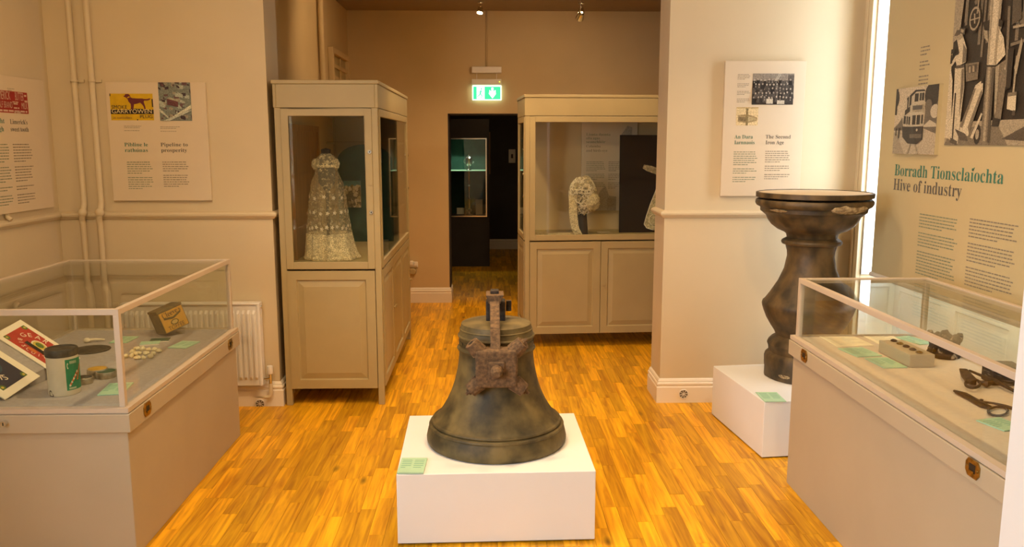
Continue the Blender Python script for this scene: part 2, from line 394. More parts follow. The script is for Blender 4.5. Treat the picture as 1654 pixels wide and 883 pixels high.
vis = sorted([b for b in strips if shows(b)], key=lambda b: ((b[2] + b[3]) / 2) ** 2)[:298]
vs_ = set(id(b) for b in vis)
for b in vis: tone_mesh('floor_strip', [b], floor)
tone_mesh('floor_strips_beyond', [b for b in strips if id(b) not in vs_], floor, True)

mb = MB(); mb.box(WL - .2, WL, -2.8, -1., 0, 3.1); mb.box(WL - .2, WL, 1.2, WY + WT, 0, 3.1); mb.box(WL - .2, WL, -1., 1.2, 0, .8); mb.box(WL - .2, WL, -1., 1.2, 2.7, 3.1)
struct('wall_left', mb, 'wall', 'plain painted side wall behind the case of tins', 'wall')
struct('wall_back_left', MB().box(WL, PL, WY, WY + WT, 0, 3.1), 'wall', 'painted pier wall behind the radiator, holding the dog advert panel', 'wall')
struct('wall_back_right', MB().box(PR, WR + .45, WY, WY + WT, 0, 3.1), 'wall', 'painted pier wall behind the stone pedestal', 'wall')
struct('wall_back_header', MB().box(PL, PR, WY, WY + WT, 2.62, 3.1), 'wall', 'wall over the wide opening between the rooms', 'wall')
# window wall with tall recess
RY0, RY1, RD = 3.02, 4.79, .22
mb = MB(); mb.box(WR, WR + .4, -2.8, RY0, 0, 3.1); mb.box(WR, WR + .4, RY1, WY, 0, 3.1); mb.box(WR, WR + .4, RY0, RY1, 2.88, 3.1); mb.box(WR + RD, WR + .4, RY0, RY1, 0, .83)
struct('wall_right', mb, 'wall', 'window wall behind the hanging banner', 'wall')
struct('wall_front', MB().box(WL - .2, WR + .4, -2.8, -2.5, 0, 3.1), 'wall', 'plain entrance wall', 'wall')
struct('ceiling', MB().box(WL - .2, WR + .45, -2.8, WY + WT, 3.1, 3.2), 'ceil', 'plain ceiling of the front room', 'ceiling')
pn = PY(1627, 740, 1.93)
struct('wall_near_right', MB().box(pn.x, WR, 1.75, 1.93, 0, 3.1), 'whitewall', 'white wall end beside the case of shears', 'wall')
# far room
struct('wall_far_left', MB().box(FX0 - .2, FX0, WY + WT, FY, 0, 2.85), 'wallfar', 'side wall behind the cabinet with the lace dress', 'wall')
struct('wall_far_right', MB().box(FX1, FX1 + .2, WY + WT, FY, 0, 2.85), 'wallfar', 'side wall of the lace room, beyond the bonnet cabinet', 'wall')
mb = MB(); mb.box(FX0 - .2, DX0, FY, FY + DT, 0, 2.85); mb.box(DX1, FX1 + .2, FY, FY + DT, 0, 2.85); mb.box(DX0, DX1, FY, FY + DT, DH, 2.85)
struct('wall_far', mb, 'wallfar', 'taupe wall with the doorway under the exit sign', 'wall')
struct('ceiling_far', MB().box(FX0 - .2, FX1 + .2, WY + WT, FY + DT, 2.85, 2.95), 'ceilfar', 'brown ceiling with two small spotlights', 'ceiling')
# dark room
mb = MB(); mb.box(BX0 - .2, BX0, FY + DT, BY + .2, 0, 2.85); struct('wall_dark_left', mb, 'dark', 'charcoal side wall beyond the doorway', 'wall')
mb = MB(); mb.box(BX1, BX1 + .2, FY + DT, BY + .2, 0, 2.85); struct('wall_dark_right', mb, 'dark', 'charcoal side wall of the last room', 'wall')
struct('wall_dark_back', MB().box(BX0, BX1, BY, BY + .2, 0, 2.85), 'dark', 'charcoal end wall seen through the doorway', 'wall')
struct('ceiling_dark', MB().box(BX0 - .2, BX1 + .2, FY + DT, BY + .2, 2.85, 2.95), 'dark', 'dark ceiling of the last room', 'ceiling')
mb = MB(); mb.box(DX0 - .001, DX0 + .012, FY + .02, FY + DT + .01, .15, DH); mb.box(DX1 - .012, DX1 + .001, FY + .02, FY + DT + .01, .15, DH); mb.box(DX0, DX1, FY + .02, FY + DT + .01, DH - .012, DH)
struct('trim_1', mb, 'dark', 'charcoal lining of the doorway', 'door frame')

# skirting and dado mouldings
SK = [(0, 0), (.022, 0), (.022, .098), (.017, .104), (.017, .112), (.021, .117), (.019, .126), (.013, .130), (.013, .137), (.008, .147), (0, .152)]
DR = [(0, 1.150), (.010, 1.153), (.016, 1.160), (.026, 1.170), (.028, 1.180), (.024, 1.188), (.014, 1.194), (0, 1.197)]
def skirting(name, segs, label, m='white'):
    mb = MB()
    for a, b, n, m0, m1 in segs: mb.sweep(SK, a, b, n, m0, m1)
    return struct(name, mb, m, label, 'skirting board')
skirting('baseboard_back_left', [((WL, WY, 0), (PL, WY, 0), (0, -1, 0), 0, 1), ((PL, WY, 0), (PL, WY + WT, 0), (1, 0, 0), 1, 0)], 'white moulded skirting below the radiator')
skirting('baseboard_back_right', [((PR, WY, 0), (WR, WY, 0), (0, -1, 0), 1, 0), ((PR, WY + WT, 0), (PR, WY, 0), (-1, 0, 0), 0, 1)], 'white moulded skirting beside the white plinth of the stone pedestal')
skirting('baseboard_left', [((WL, -2.5, 0), (WL, WY, 0), (1, 0, 0), 0, 0)], 'white skirting along the side wall behind the case of tins')
skirting('baseboard_far', [((FX0, FY, 0), (DX0, FY, 0), (0, -1, 0), 0, 1), ((DX0, FY, 0), (DX0, FY + DT, 0), (1, 0, 0), 1, 0), ((DX1, FY, 0), (FX1, FY, 0), (0, -1, 0), 1, 0)], 'white skirting below the wall socket, turning into the doorway')
skirting('baseboard_far_left', [((FX0, WY + WT, 0), (FX0, FY, 0), (1, 0, 0), 0, 0)], 'white skirting behind the cabinet with the lace dress')
skirting('baseboard_dark', [((BX0, BY, 0), (BX1, BY, 0), (0, -1, 0), 0, 0)], 'white skirting on the charcoal end wall')
def dado(name, segs, label):
    mb = MB()
    for a, b, n, m0, m1 in segs: mb.sweep(DR, a, b, n, m0, m1)
    return struct(name, mb, 'wall', label, 'dado rail')
dado('trim_2', [((WL, WY, 0), (PL, WY, 0), (0, -1, 0), 0, 1), ((PL, WY, 0), (PL, WY + WT, 0), (1, 0, 0), 1, 0)], 'painted dado rail below the dog advert panel')
dado('trim_3', [((PR, WY, 0), (WR, WY, 0), (0, -1, 0), 1, 0), ((PR, WY + WT, 0), (PR, WY, 0), (-1, 0, 0), 0, 1)], 'painted dado rail behind the stone pedestal')
dado('trim_4', [((WL, -2.5, 0), (WL, WY, 0), (1, 0, 0), 0, 0)], 'painted dado rail below the red advert panel')
# window architrave, shutters, apron
mb = MB()
for k, (a, b, d) in enumerate(((0, .03, .028), (.03, .075, .016), (.075, .095, .022), (.095, .125, .012))):
    mb.box(WR - d, WR, RY1 + a, RY1 + b, 0, 3.1)
struct('trim_5', mb, 'wall', 'moulded upright architrave beside the window recess', 'architrave', .004)

win = tag(bpy.data.objects.new('window_1', None), 'tall bright sash window behind the banner with white panelled shutters and apron', 'window', kind='structure'); COL.objects.link(win); win.location = (WR + RD, (RY0 + RY1) / 2, 0)
def wpart(name, mb, m, bevel=0.):
    o = mb.build(name, m, win, bevel); o.matrix_parent_inverse = Matrix.Translation(-Vector(win.location)); return o
WXg = WR + .30
mb = MB(); mb.box(WXg - .03, WXg + .03, RY0, RY0 + .06, .83, 2.88); mb.box(WXg - .03, WXg + .03, RY1 - .06, RY1, .83, 2.88); mb.box(WXg - .03, WXg + .03, RY0 + .06, RY1 - .06, .83, .90); mb.box(WXg - .03, WXg + .03, RY0 + .06, RY1 - .06, 2.80, 2.88)
wpart('window_frame', mb, 'white')
wpart('meeting_rail', MB().box(WXg - .035, WXg + .02, RY0 + .06, RY1 - .06, 1.80, 1.85), 'white')
wpart('glazing_bar', MB().box(WXg - .015, WXg + .015, (RY0 + RY1) / 2 - .012, (RY0 + RY1) / 2 + .012, .90, 2.80), 'white')
for y0, y1 in ((RY0 + .06, (RY0 + RY1) / 2), ((RY0 + RY1) / 2, RY1 - .06)):
    for z0, z1 in ((.90, 1.80), (1.85, 2.80)): wpart('pane', MB().box(WXg - .003, WXg + .003, y0, y1, z0, z1), 'wglass')
wpart('window_sill', MB().box(WR + RD - .03, WR + .4, RY0, RY1, .815, .845), 'white', .006)
def ring_panel(mb, o, ux, uy, n, w_, h_, prof):
    """framed panel: profile of (inset, depth) loops"""
    o = Vector(o); ux = Vector(ux); uy = Vector(uy); n = Vector(n); loops = []
    for ins, d in prof: loops.append([o + ux * a + uy * b + n * d for a, b in ((ins, ins), (w_ - ins, ins), (w_ - ins, h_ - ins), (ins, h_ - ins))])
    for L0, L1 in zip(loops, loops[1:]): mb.add(L0 + L1, [(i, (i + 1) % 4, (i + 1) % 4 + 4, i + 4) for i in range(4)])
    mb.add(loops[-1], [(0, 1, 2, 3)]); return mb
PPR = [(0, .0), (0, .012), (.07, .012), (.078, .004), (.09, .004), (.10, .002)]
for z0, z1 in ((.02, .80), (.83, 1.7), (1.7, 2.86)):
    wpart('shutter_panel', ring_panel(MB(), (WR, RY1, z0), (1, 0, 0), (0, 0, 1), (0, -1, 0), RD, z1 - z0, [(0, 0), (0, .014), (.045, .014), (.05, .006), (.06, .004)]), 'shutter')
for k in range(3):
    wd = (RY1 - RY0) / 3
    wpart('apron_panel', ring_panel(MB(), (WR + RD, RY0 + k * wd + wd, .02), (0, -1, 0), (0, 0, 1), (-1, 0, 0), wd, .79, PPR), 'shutter')
# second window of the front room, beside the viewer
w2 = tag(bpy.data.objects.new('window_2', None), 'wide window in the side wall, before the case of tins', 'window', kind='structure'); COL.objects.link(w2); w2.location = (WL - .12, .1, .8)
mb = MB()
for y0, y1, z0, z1 in ((-1.1, -1.03, 0, 1.9), (1.03, 1.1, 0, 1.9), (-1.03, 1.03, 0, .07), (-1.03, 1.03, 1.83, 1.9)): mb.box(-.03, .03, y0, y1, z0, z1)
mb.build('window_frame', 'white', w2)
MB().box(-.03, .03, -1.03, 1.03, .93, .98).build('meeting_rail', 'white', w2)
for z0, z1 in ((.07, .93), (.98, 1.83)): MB().box(-.003, .003, -1.03, 1.03, z0, z1).build('pane', 'wglass', w2)

# ================================================================ LAMPS
def spot(loc, aim, power, size=R(75), label='', group=None, col=WARM, drop=.05):
    t = thing('ceiling_spotlight', label, 'spotlight', loc, group=group)
    d = (Vector(aim) - Vector(loc)).normalized()
    MB().lathe([(.0, 0), (.028, 0), (.028, -.008), (.012, -.012), (.006, -.014), (.006, -drop)], 20).build('mount', 'chrome', t)
    q = d.to_track_quat('-Z', 'Y').to_matrix()
    hd = MB().lathe([(.010, .03), (.022, .02), (.032, -.03), (.032, -.034), (.027, -.034), (.024, -.022)], 20, cap=False)
    hd.v = [tuple(q @ Vector(v) + Vector((0, 0, -drop - .015))) for v in hd.v]; hd.build('lamp_head', 'chrome', t)
    gl = MB().lathe([(.0, -.030), (.025, -.030)], 20, cap=False); gl.v = [tuple(q @ Vector(v) + Vector((0, 0, -drop - .015))) for v in gl.v]
    gl.build('bulb', 'glow', t)
    l = bpy.data.lights.new('spot_beam', 'SPOT'); l.energy = power; l.spot_size = size; l.spot_blend = .8; l.color = col; l.shadow_soft_size = .05
    lo = bpy.data.objects.new('spot_beam', l); COL.objects.link(lo); lo.parent = t
    lo.location = Vector((0, 0, -drop - .015)) + d * .045; lo.rotation_euler = d.to_track_quat('-Z', 'Y').to_euler()
    return t
G1 = 'spotlights on the far room ceiling'; G2 = 'spotlights on the front room ceiling'
spot((-.075, 7.75, 2.85), (-.5, 6.6, 0), BACK_W, R(120), 'lit ceiling spotlight above the exit sign', G1)
spot((.84, 7.76, 2.85), (.5, 6.3, 0), BACK_W, R(120), 'lit ceiling spotlight above the bonnet cabinet', G1)
for x, y, ax, ay, az, k, lab in ((-.2, 5.7, .7, 6.6, .8, .8, 'ceiling spotlight aimed at the lace bonnet'), (.9, 5.6, .9, 6.5, .6, .75, 'ceiling spotlight aimed at the doors of the bonnet cabinet'),
                                 (-.35, 6.1, -1.36, 6.75, 2.2, .42, 'added ceiling spotlight brightening the side wall over the dress cabinet'), (.7, 6.5, .35, 8.25, 1.5, .55, 'added ceiling spotlight brightening the exit sign wall'), (-.15, 5.6, -.5, 6.4, 0, 1., 'ceiling spotlight aimed at the floor beside the dress cabinet')):  # side wall and exit wall lamps: unseen, added to brighten those walls
    spot((x, y, 2.85), (ax, ay, az), BACK_W * k, R(125 if ay > 8 else 100), lab, G1, drop=.28 if ay > 8 else .05)
spot((.45, 9.6, 2.85), (.25, 11.4, 0), BACK_W * .32, R(110), 'added unseen spotlight brightening the charcoal room beyond the doorway', 'added spotlights beyond the doorway')  # unseen lamp added to lift the charcoal room's floor and skirting
for x, y, ax, ay, az, k, lab in ((-1.3, 2.6, -1.9, 4.9, 1.3, 1., 'ceiling spotlight aimed at the dog advert panel'), (-.35, 3.4, -.7, 3.7, .0, 1.85, 'added ceiling spotlight brightening the floor beside the bell'), (.5, 2.4, 1.4, 4.9, 1.5, 1., 'ceiling spotlight aimed at the group photograph panel'),  # lamp on the floor beside the bell: unseen, added for a brighter floor
                                 (1.1, 2.3, 1.75, 3.2, .7, 1.35, 'ceiling spotlight aimed into the case of shears'), (-1.0, 1.6, -1.7, 3.4, .6, .75, 'ceiling spotlight aimed into the case of tins'), (.35, 3.7, .9, 4.2, 0, 1.25, 'added ceiling spotlight brightening the floor by the stone pedestal'),  # lamp on the floor by the pedestal: unseen, added as extra floor light
                                 (-.6, 3.3, 1.41, 3.0, .35, 1.1, 'added ceiling spotlight brightening the side of the case of shears'), (.6, 3.3, -1.38, 3.7, .3, .8, 'added ceiling spotlight brightening the side of the case of tins')):  # both unseen, added to fill light onto the inner sides of the cases
    spot((x, y, 3.1), (ax, ay, az), FRONT_W * k, R(95), lab, G2)

# ================================================================ BELL AND PLINTH
pl = thing('bell_plinth', 'low white box plinth under the bronze bell', 'plinth', (.017, 3.49, 0), R(1.2))
MB().box(-.398, .398, -.36, .36, .008, .30).build('plinth_box', 'plinth', pl, .003)
MB().box(-.385, .385, -.345, .345, 0, .008).build('recessed_foot', 'black', pl)

lipf = PZ(802, 750.5, .302); DB = (lipf - _C).dot(_fw)
rl = 658 * .3397 / 2 * (DB + .28) / F
BC = Vector((PY(802, 700, lipf.y + rl).x, lipf.y + rl, .302))
dist = (BC - _C).dot(_fw) * 1.0
bell = thing('bronze_bell', 'large old bronze bell with green patina standing on the white plinth', 'bell', BC)
sil = [(330, 178), (340, 205), (354, 236), (356, 240), (352, 246), (349, 255), (349, 290), (360, 297), (364, 302), (358, 308), (350, 318), (353, 350), (360, 385), (374, 430), (396, 480), (428, 530), (466, 575), (506, 612), (548, 645), (580, 662), (600, 668), (606, 674), (604, 680), (618, 684), (626, 690), (626, 697), (640, 708), (652, 735), (658, 752), (656, 766)]
prof = []
for wz, zy in sil:
    v = 460 + zy * .3399; p = PY(802, v, BC.y); dd = (p - _C).dot(_fw); prof.append((wz * .3397 / 2 * dd / F, p.z - BC.z))
zt = prof[0][1]; zlo = prof[-1][1]
def bz(z): return .012 + (z - zlo) * (zt - .012) / (zt - zlo)
prof = [(r_, bz(z_)) for r_, z_ in prof]
prof = [(prof[i][0], prof[i][1]) for i in range(len(prof))]
prof[-1] = (prof[-1][0], .012); prof.append((prof[-1][0] - .006, 0)); prof.append((prof[-1][0] - .05, 0)); prof.append((prof[-1][0] - .03, .05))
topr = prof[0][0]
prof = [(0, zt + .012), (topr * .6, zt + .010), (topr * .93, zt + .004)] + prof
BELLP = prof
MB().lathe(prof, 96, cap=False).build('bell_body', 'bronze', bell)
def bring(zy, hw, t, nm='moulding_ring'):
    z = bz(PY(802, 460 + zy * .3399, BC.y).z - BC.z); r = hw * .3397 / 2 * (PY(802, 460 + zy * .3399, BC.y) - _C).dot(_fw) / F
    MB().lathe([(r - .004, z - t * 1.3), (r + t * .6, z - t * .8), (r + t, z), (r + t * .6, z + t * .8), (r - .004, z + t * 1.3)], 96, cap=False).build(nm, 'bronze', bell)
bring(240, 353, .006); bring(303, 357, .007); bring(206, 338, .004); bring(673, 598, .007); bring(692, 622, .007)
# raised inscription beads between the two upper rings
mb = MB(); zr = None
rr = [p for p in prof if True]
zin = bz(PY(802, 460 + 272 * .3399, BC.y).z - BC.z); rin = 349 * .3397 / 2 * (PY(802, 552, BC.y) - _C).dot(_fw) / F
rnd = random.Random(5)
for k in range(70):
    a = 2 * PI * k / 70
    if rnd.random() < .25: continue
    h = rnd.uniform(.008, .013); wv = rnd.uniform(.004, .008); c = Vector((math.cos(a), math.sin(a), 0)); t = Vector((-math.sin(a), math.cos(a), 0))
    mb.bar(c * (rin + .0005) - t * wv + Vector((0, 0, zin)), c * (rin + .0005) + t * wv + Vector((0, 0, zin)), .004, h * 1.5)
o = mb.build('inscription_band', 'bronze', bell); o['kind'] = 'stuff'
# crown block and cap
def bl(u, v, y): return PY(u, v, BC.y + y) - BC
cz0 = zt + .004; ctop = bl(800, 474, -.02).z
mb = MB(); mb.box(-.044, .040, -.02, .06, cz0, ctop - .035); mb.build('crown_block', 'iron', bell, .006)
MB().lathe([(.0, 0), (.012, 0), (.012, .045), (.0, .045)], 12).build('crown_peg', 'iron', bell).location = (.055, .03, ctop - .085)
MB().box(-.012, .012, .05, .07, cz0, ctop - .05).build('crown_loop', 'iron', bell, .004)
# iron fitting hung over the front
ir = thing('iron_bell_fitting', 'rusty iron cross-armed fitting with strap hung over the front of the bell', 'bell fitting', BC)
yb = -.20
pc = bl(802, 592, yb); hx = (833 - 770) / 2 * dist / F; hz = 29 * dist / F
yf = yb
mb = MB(); mb.box(pc.x - hx, pc.x + hx, yf - .045, yf + .035, pc.z - hz, pc.z + hz); mb.build('boss', 'rust', ir, .012, 3)
st0 = Vector((pc.x - .004, yf - .02, pc.z + hz * .7)); st1 = Vector((pc.x - .006, -.045, ctop - .03)); st2 = Vector((pc.x - .006, -.032, ctop))
stm = Vector((pc.x - .005, -topr - .028, zt + .012)); mb = MB(); mb.bar(st0, stm, .041, .018, (0, 1, 0)); mb.bar(stm - Vector((0, 0, .004)), st1, .041, .018, (0, 1, 0))
mb.add([(pc.x - .027 - .004, -.055, ctop - .04), (pc.x + .017, -.055, ctop - .04), (pc.x + .034, -.058, ctop), (pc.x - .044, -.058, ctop), (pc.x - .027 - .004, .05, ctop - .04), (pc.x + .017, .05, ctop - .04), (pc.x + .034, .05, ctop), (pc.x - .044, .05, ctop)],
       [(0, 1, 2, 3), (7, 6, 5, 4), (0, 4, 5, 1), (1, 5, 6, 2), (2, 6, 7, 3), (3, 7, 4, 0)])
mb.build('strap', 'rust', ir, .004)
MB().box(pc.x - .024, pc.x + .012, -.03, .02, ctop, ctop + .014).build('strap_cap', 'iron', ir, .002)
for k, (du, dv, bolt) in enumerate(((-38, 38, 0), (40, 38, 1), (-40, -36, 1), (42, -36, 1))):
    s = dist / F
    a = Vector((pc.x + (hx * .8 if du > 0 else -hx * .8), yf - .005, pc.z + (hz * .8 if dv > 0 else -hz * .8))); b = Vector((pc.x + du * s, yf - .01, pc.z + dv * s))
    arm = MB().tube([a, b], [.036, .030], 14, False).build('arm', 'rust', ir, .002)
    d = (b - a).normalized()
    if bolt: MB().tube([b - d * .005, b + d * .010, b + d * .011, b + d * .022], [.016, .015, .008, .007], 8).build('bolt', 'rust', arm)
    else: MB().tube([b - d * .002, b + d * .001], [.012, .012], 12).build('socket_hole', 'black', arm)
wsh = MB().box(pc.x - .033, pc.x + .033, yf - .051, yf - .044, pc.z - .040, pc.z + .032).build('washer_plate', 'rust', ir, .003)
MB().tube([(pc.x, yf - .045, pc.z - .004), (pc.x, yf - .075, pc.z - .006), (pc.x, yf - .092, pc.z - .009)], [.026, .024, .014], 14).build('centre_bolt', 'rust', ir)

def card(u0, v0, u1, v1, u2, v2, z, label, group, seed=1, surf=None, th=.004):
    """mint caption card lying flat: near-left, near-right, far-left corners"""
    a = PZ(u0, v0, z); b = PZ(u1, v1, z); c = PZ(u2, v2, z)
    ux = (b - a); wd = ux.length; ux.normalize(); uy = Vector((-ux.y, ux.x, 0)); hh = max((c - a).dot(uy), .03)
    t = thing('caption_card', label, 'caption card', a + (ux * wd + uy * hh) / 2, math.atan2(ux.y, ux.x), group)
    MB().box(-wd / 2, wd / 2, -hh / 2, hh / 2, 0, th).build('card', 'card', t)
    rnd = random.Random(seed); mb = MB()
    for cx0, cx1 in ((-.42, -.05), (.05, .42)):
        for i in range(5):
            yy = (.3 - i * .12) * hh; x1 = cx1 if i < 4 else cx0 + (cx1 - cx0) * rnd.uniform(.4, .9)
            mb.box(cx0 * wd, x1 * wd, yy, yy + .035 * hh, th, th + .0002)
    mb.build('caption_text', 'cardink', t)['kind'] = 'stuff'; return t
GC = 'mint green caption cards'
card(641, 765, 684, 765, 648, 741, .302, 'mint caption card on the corner of the bell plinth', GC, 1, th=.006)

# ================================================================ STONE PEDESTAL
pf = PZ(1300, 624, .302); 
sc8 = 420 / 773.
psil = [(167, 50), (167, 62), (163, 66), (163, 72), (166, 76), (167, 84), (163, 92), (152, 98), (151, 110), (147, 113), (134, 124), (128, 138), (118, 152), (100, 166), (80, 175), (74, 180), (71, 192), (84, 200), (86, 206), (83, 212), (73, 216), (71, 224), (68, 234), (67, 250), (74, 290), (90, 330), (110, 365), (124, 388), (130, 394), (132, 402), (130, 412), (126, 425), (118, 445), (104, 468), (92, 486), (88, 496), (90, 502), (100, 508), (107, 516), (110, 524), (106, 536), (104, 548), (113, 556), (116, 566), (116, 590), (114, 600), (114, 624)]
rb = 114 * sc8 * ((pf - _C).dot(_fw) + .1) / F
PCy = pf.y + rb
top = PY(1317, 310, PCy); PC = Vector((top.x - .005, PCy, .302))
zt_ = top.z - .302
pr = []
for hw, zy in psil:
    v = 280 + zy * sc8; frac = (zy - 50) / 574.; u = 1317 - 22 * frac
    p = PY(u, v, PCy); dd = (p - _C).dot(_fw); pr.append((hw * sc8 * dd / F, p.z - .302))
k0 = pr[-1][1]; zs = zt_ / (pr[0][1] - k0)
pr = [(r, (z - k0) * zs) for r, z in pr]
ped = thing('stone_pedestal', 'dark weathered stone baluster pedestal with a chipped bowl-shaped top', 'pedestal', PC)
wob = random.Random(2); ph = [wob.uniform(0, 6) for _ in range(6)]
def rough(r, z, a): return r * (1 + .006 * math.sin(5 * a + ph[0] + z * 9) + .005 * math.sin(11 * a + ph[1] - z * 23) + .004 * math.sin(23 * a + z * 50))
kd = 3
MB().lathe([(0, pr[kd][1])] + pr[kd:] + [(0, 0)], 72, cap=False, fn=rough).build('baluster', 'stone', ped)
r0 = pr[0][0]
MB().lathe([(r0 * .975, pr[2][1] - .001), (r0, pr[2][1] + .002), (r0, pr[0][1] - .002), (r0 * .985, pr[0][1]), (r0 * .96, pr[0][1]), (r0 * .955, pr[0][1] - .004), (0, pr[0][1] - .004)], 72, cap=False).build('rim_band', 'stone', ped)
MB().lathe([(0, pr[0][1] - .0036), (r0 * .955, pr[0][1] - .0036)], 64, cap=False).build('top_disc', 'panel', ped)
def chip(a0, a1, z0, z1, seed):
    rn = random.Random(seed); mb = MB(); n, m = 14, 6; vs = []; fs = []
    import bisect
    zs_ = sorted((z, r) for r, z in pr)
    def rad(z):
        for (za, ra), (zb, rb_) in zip(zs_, zs_[1:]):
            if za <= z <= zb: return max(ra, rb_) if zb - za < .001 else ra + (rb_ - ra) * (z - za) / (zb - za)
        return zs_[-1][1]
    for i in range(n + 1):
        a = a0 + (a1 - a0) * i / n; e = math.sin(PI * i / n) ** .5
        for j in range(m + 1):
            zc = (z0 + z1) / 2; z = zc + (z1 - z0) / 2 * e * (2 * j / m - 1) * rn.uniform(.85, 1.1)
            r = max(rad(z + q_) for q_ in (-.014, -.007, 0, .007, .014)) + .001 + rn.uniform(-.003, .003) if 0 < i < n and 0 < j < m else rad(z) - .004
            vs.append((r * math.cos(a), r * math.sin(a), z))
    for i in range(n):
        for j in range(m): fs.append((i * (m + 1) + j, (i + 1) * (m + 1) + j, (i + 1) * (m + 1) + j + 1, i * (m + 1) + j + 1))
    return mb.add(vs, fs).build('chipped_patch', 'chip', ped)
zA = pr[4][1]; zB = pr[7][1]
chip(R(-95), R(-50), pr[9][1] + .004, pr[4][1] - .001, 1)
chip(R(-160), R(-138), pr[8][1] + .004, pr[7][1] + .003, 2)
chip(R(-150), R(-130), .02, .045, 3)

pp = thing('pedestal_plinth', 'low white box plinth under the stone pedestal', 'plinth', (1.39, 4.0, 0), R(6.0))
MB().box(0, .66, 0, .70, .006, .30).build('plinth_box', 'plinth', pp, .003)
MB().box(.012, .65, .012, .69, 0, .006).build('recessed_foot', 'black', pp)
card(1235, 649, 1270, 649, 1216, 634, .301, 'mint caption card on the plinth of the stone pedestal', GC, 2)

# ================================================================ DISPLAY CASES
def display_case(name, label, x0, x1, y0, y1, zb, zd, zg, latches, lock=None, baize='baize', bead=False):
    cx, cy = (x0 + x1) / 2, (y0 + y1) / 2; a, b = (x1 - x0) / 2, (y1 - y0) / 2
    t = thing(name, label, 'display case', (cx, cy, 0))
    MB().box(-a, a, -b, b, 0, zb + .01).build('base', 'case', t, .003)
    sk = MB().box(-a - .018, a + .018, -b - .018, b + .018, zb, zd - .022).build('skirt', 'case', t, .003)
    lip = MB()
    for (p, q, r_, s_) in ((-a - .014, a + .014, -b - .014, -b + .02), (-a - .014, a + .014, b - .02, b + .014), (-a - .014, -a + .02, -b + .02, b - .02), (a - .02, a + .014, -b + .02, b - .02)): lip.box(p, q, r_, s_, zd - .018, zd)
    lip.box(-a - .008, a + .008, -b - .008, b + .008, zd - .022, zd - .018)
    lip.build('lip', 'caselip', t)
    MB().box(-a + .02, a - .02, -b + .02, b - .02, zd - .012, zd - .004).build('deck', baize, t)
    if bead:
        MB().box(a - .04, a - .02, -b + .02, b - .02, zd - .004, zd + .006).build('bead', 'tanline', t)
    fw = .022
    for sx in (-1, 1):
        for sy in (-1, 1):
            MB().box(sx * (a - .004) - (fw if sx > 0 else 0), sx * (a - .004) + (0 if sx > 0 else fw), sy * (b - .004) - (fw if sy > 0 else 0), sy * (b - .004) + (0 if sy > 0 else fw), zd, zg - fw).build('post', 'caselip', t, .001)
    ao, bo = a - .004, b - .004
    for sy in (-1, 1): MB().box(-ao, ao, min(sy * bo, sy * (bo - fw)), max(sy * bo, sy * (bo - fw)), zg - fw, zg).build('rail', 'caselip', t, .001)
    for sx in (-1, 1): MB().box(min(sx * ao, sx * (ao - fw)), max(sx * ao, sx * (ao - fw)), -bo + fw, bo - fw, zg - fw, zg).build('rail', 'caselip', t, .001)
    g = .006; gi = fw * .5
    for sy in (-1, 1): MB().box(-ao + fw, ao - fw, sy * (bo - gi) - g / 2, sy * (bo - gi) + g / 2, zd, zg - fw).build('pane', 'glass', t)
    for sx in (-1, 1): MB().box(sx * (ao - gi) - g / 2, sx * (ao - gi) + g / 2, -bo + fw, bo - fw, zd, zg - fw).build('pane', 'glass', t)
    MB().box(-ao + fw, ao - fw, -bo + fw, bo - fw, zg - .010, zg - .004).build('top_pane', 'glass', t)
    for side, yy, zz in latches:
        lx = side * (a + .018)
        hw, hh = .034, .027; oct_ = [(-hw, -hh * .45), (-hw * .65, -hh), (hw * .65, -hh), (hw, -hh * .45), (hw, hh * .45), (hw * .65, hh), (-hw * .65, hh), (-hw, hh * .45)]
        mb = MB(); n = 8; vs = [(lx + side * d, yy - cy + p, zz + q) for d in (0, .004) for p, q in oct_]
        mb.add(vs, [tuple(range(8)), tuple(range(15, 7, -1))] + [(i, (i + 1) % 8, (i + 1) % 8 + 8, i + 8) for i in range(8)])
        lt = mb.build('latch', 'brass', t)
        MB().box(min(lx + side * .004, lx + side * .0045), max(lx + side * .004, lx + side * .0045), yy - cy - .015, yy - cy + .015, zz - .013, zz + .013).build('latch_recess', 'black', lt)
        MB().box(min(lx + side * .0045, lx + side * .008), max(lx + side * .0045, lx + side * .008), yy - cy - .012, yy - cy + .012, zz - .012, zz - .006).build('latch_pull', 'brass', lt)
        for p in (-.026, .026): MB().sphere((lx + side * .004, yy - cy + p, zz), .004, n=8, m=6).build('screw', 'brass', lt)
    if lock:
        lk = MB().tube([(lock[0] - cx, -b - .018, lock[1]), (lock[0] - cx, -b - .034, lock[1])], [.012, .011], 16).build('lock', 'chrome', t)
        MB().box(lock[0] - cx - .0015, lock[0] - cx + .0015, -b - .0355, -b - .034, lock[1] - .006, lock[1] + .006).build('keyhole', 'black', lk)
    return t
L1y = PX(237, 655, -1.365); L2y = PX(371, 548, -1.365); lk = PY(8, 683, 3.04)
display_case('display_case', 'grey glass-topped display case holding tins, sweets and biscuit labels', -2.245, -1.383, 3.06, 4.42, .512, .607, .985, [(1, L1y.y, .555), (1, L2y.y, .555)], (lk.x, lk.z))
LD = .604
R1y = PX(1576, 715, 1.392); R2y = PX(1300, 566, 1.392)
display_case('display_case', 'grey glass-topped display case holding shears, coins and a mottled relic', 1.41, 2.02, 1.96, 3.70, .628, .718, .988, [(-1, R1y.y, .672), (-1, R2y.y, .668)], None, 'baize2', True)
RDk = .715

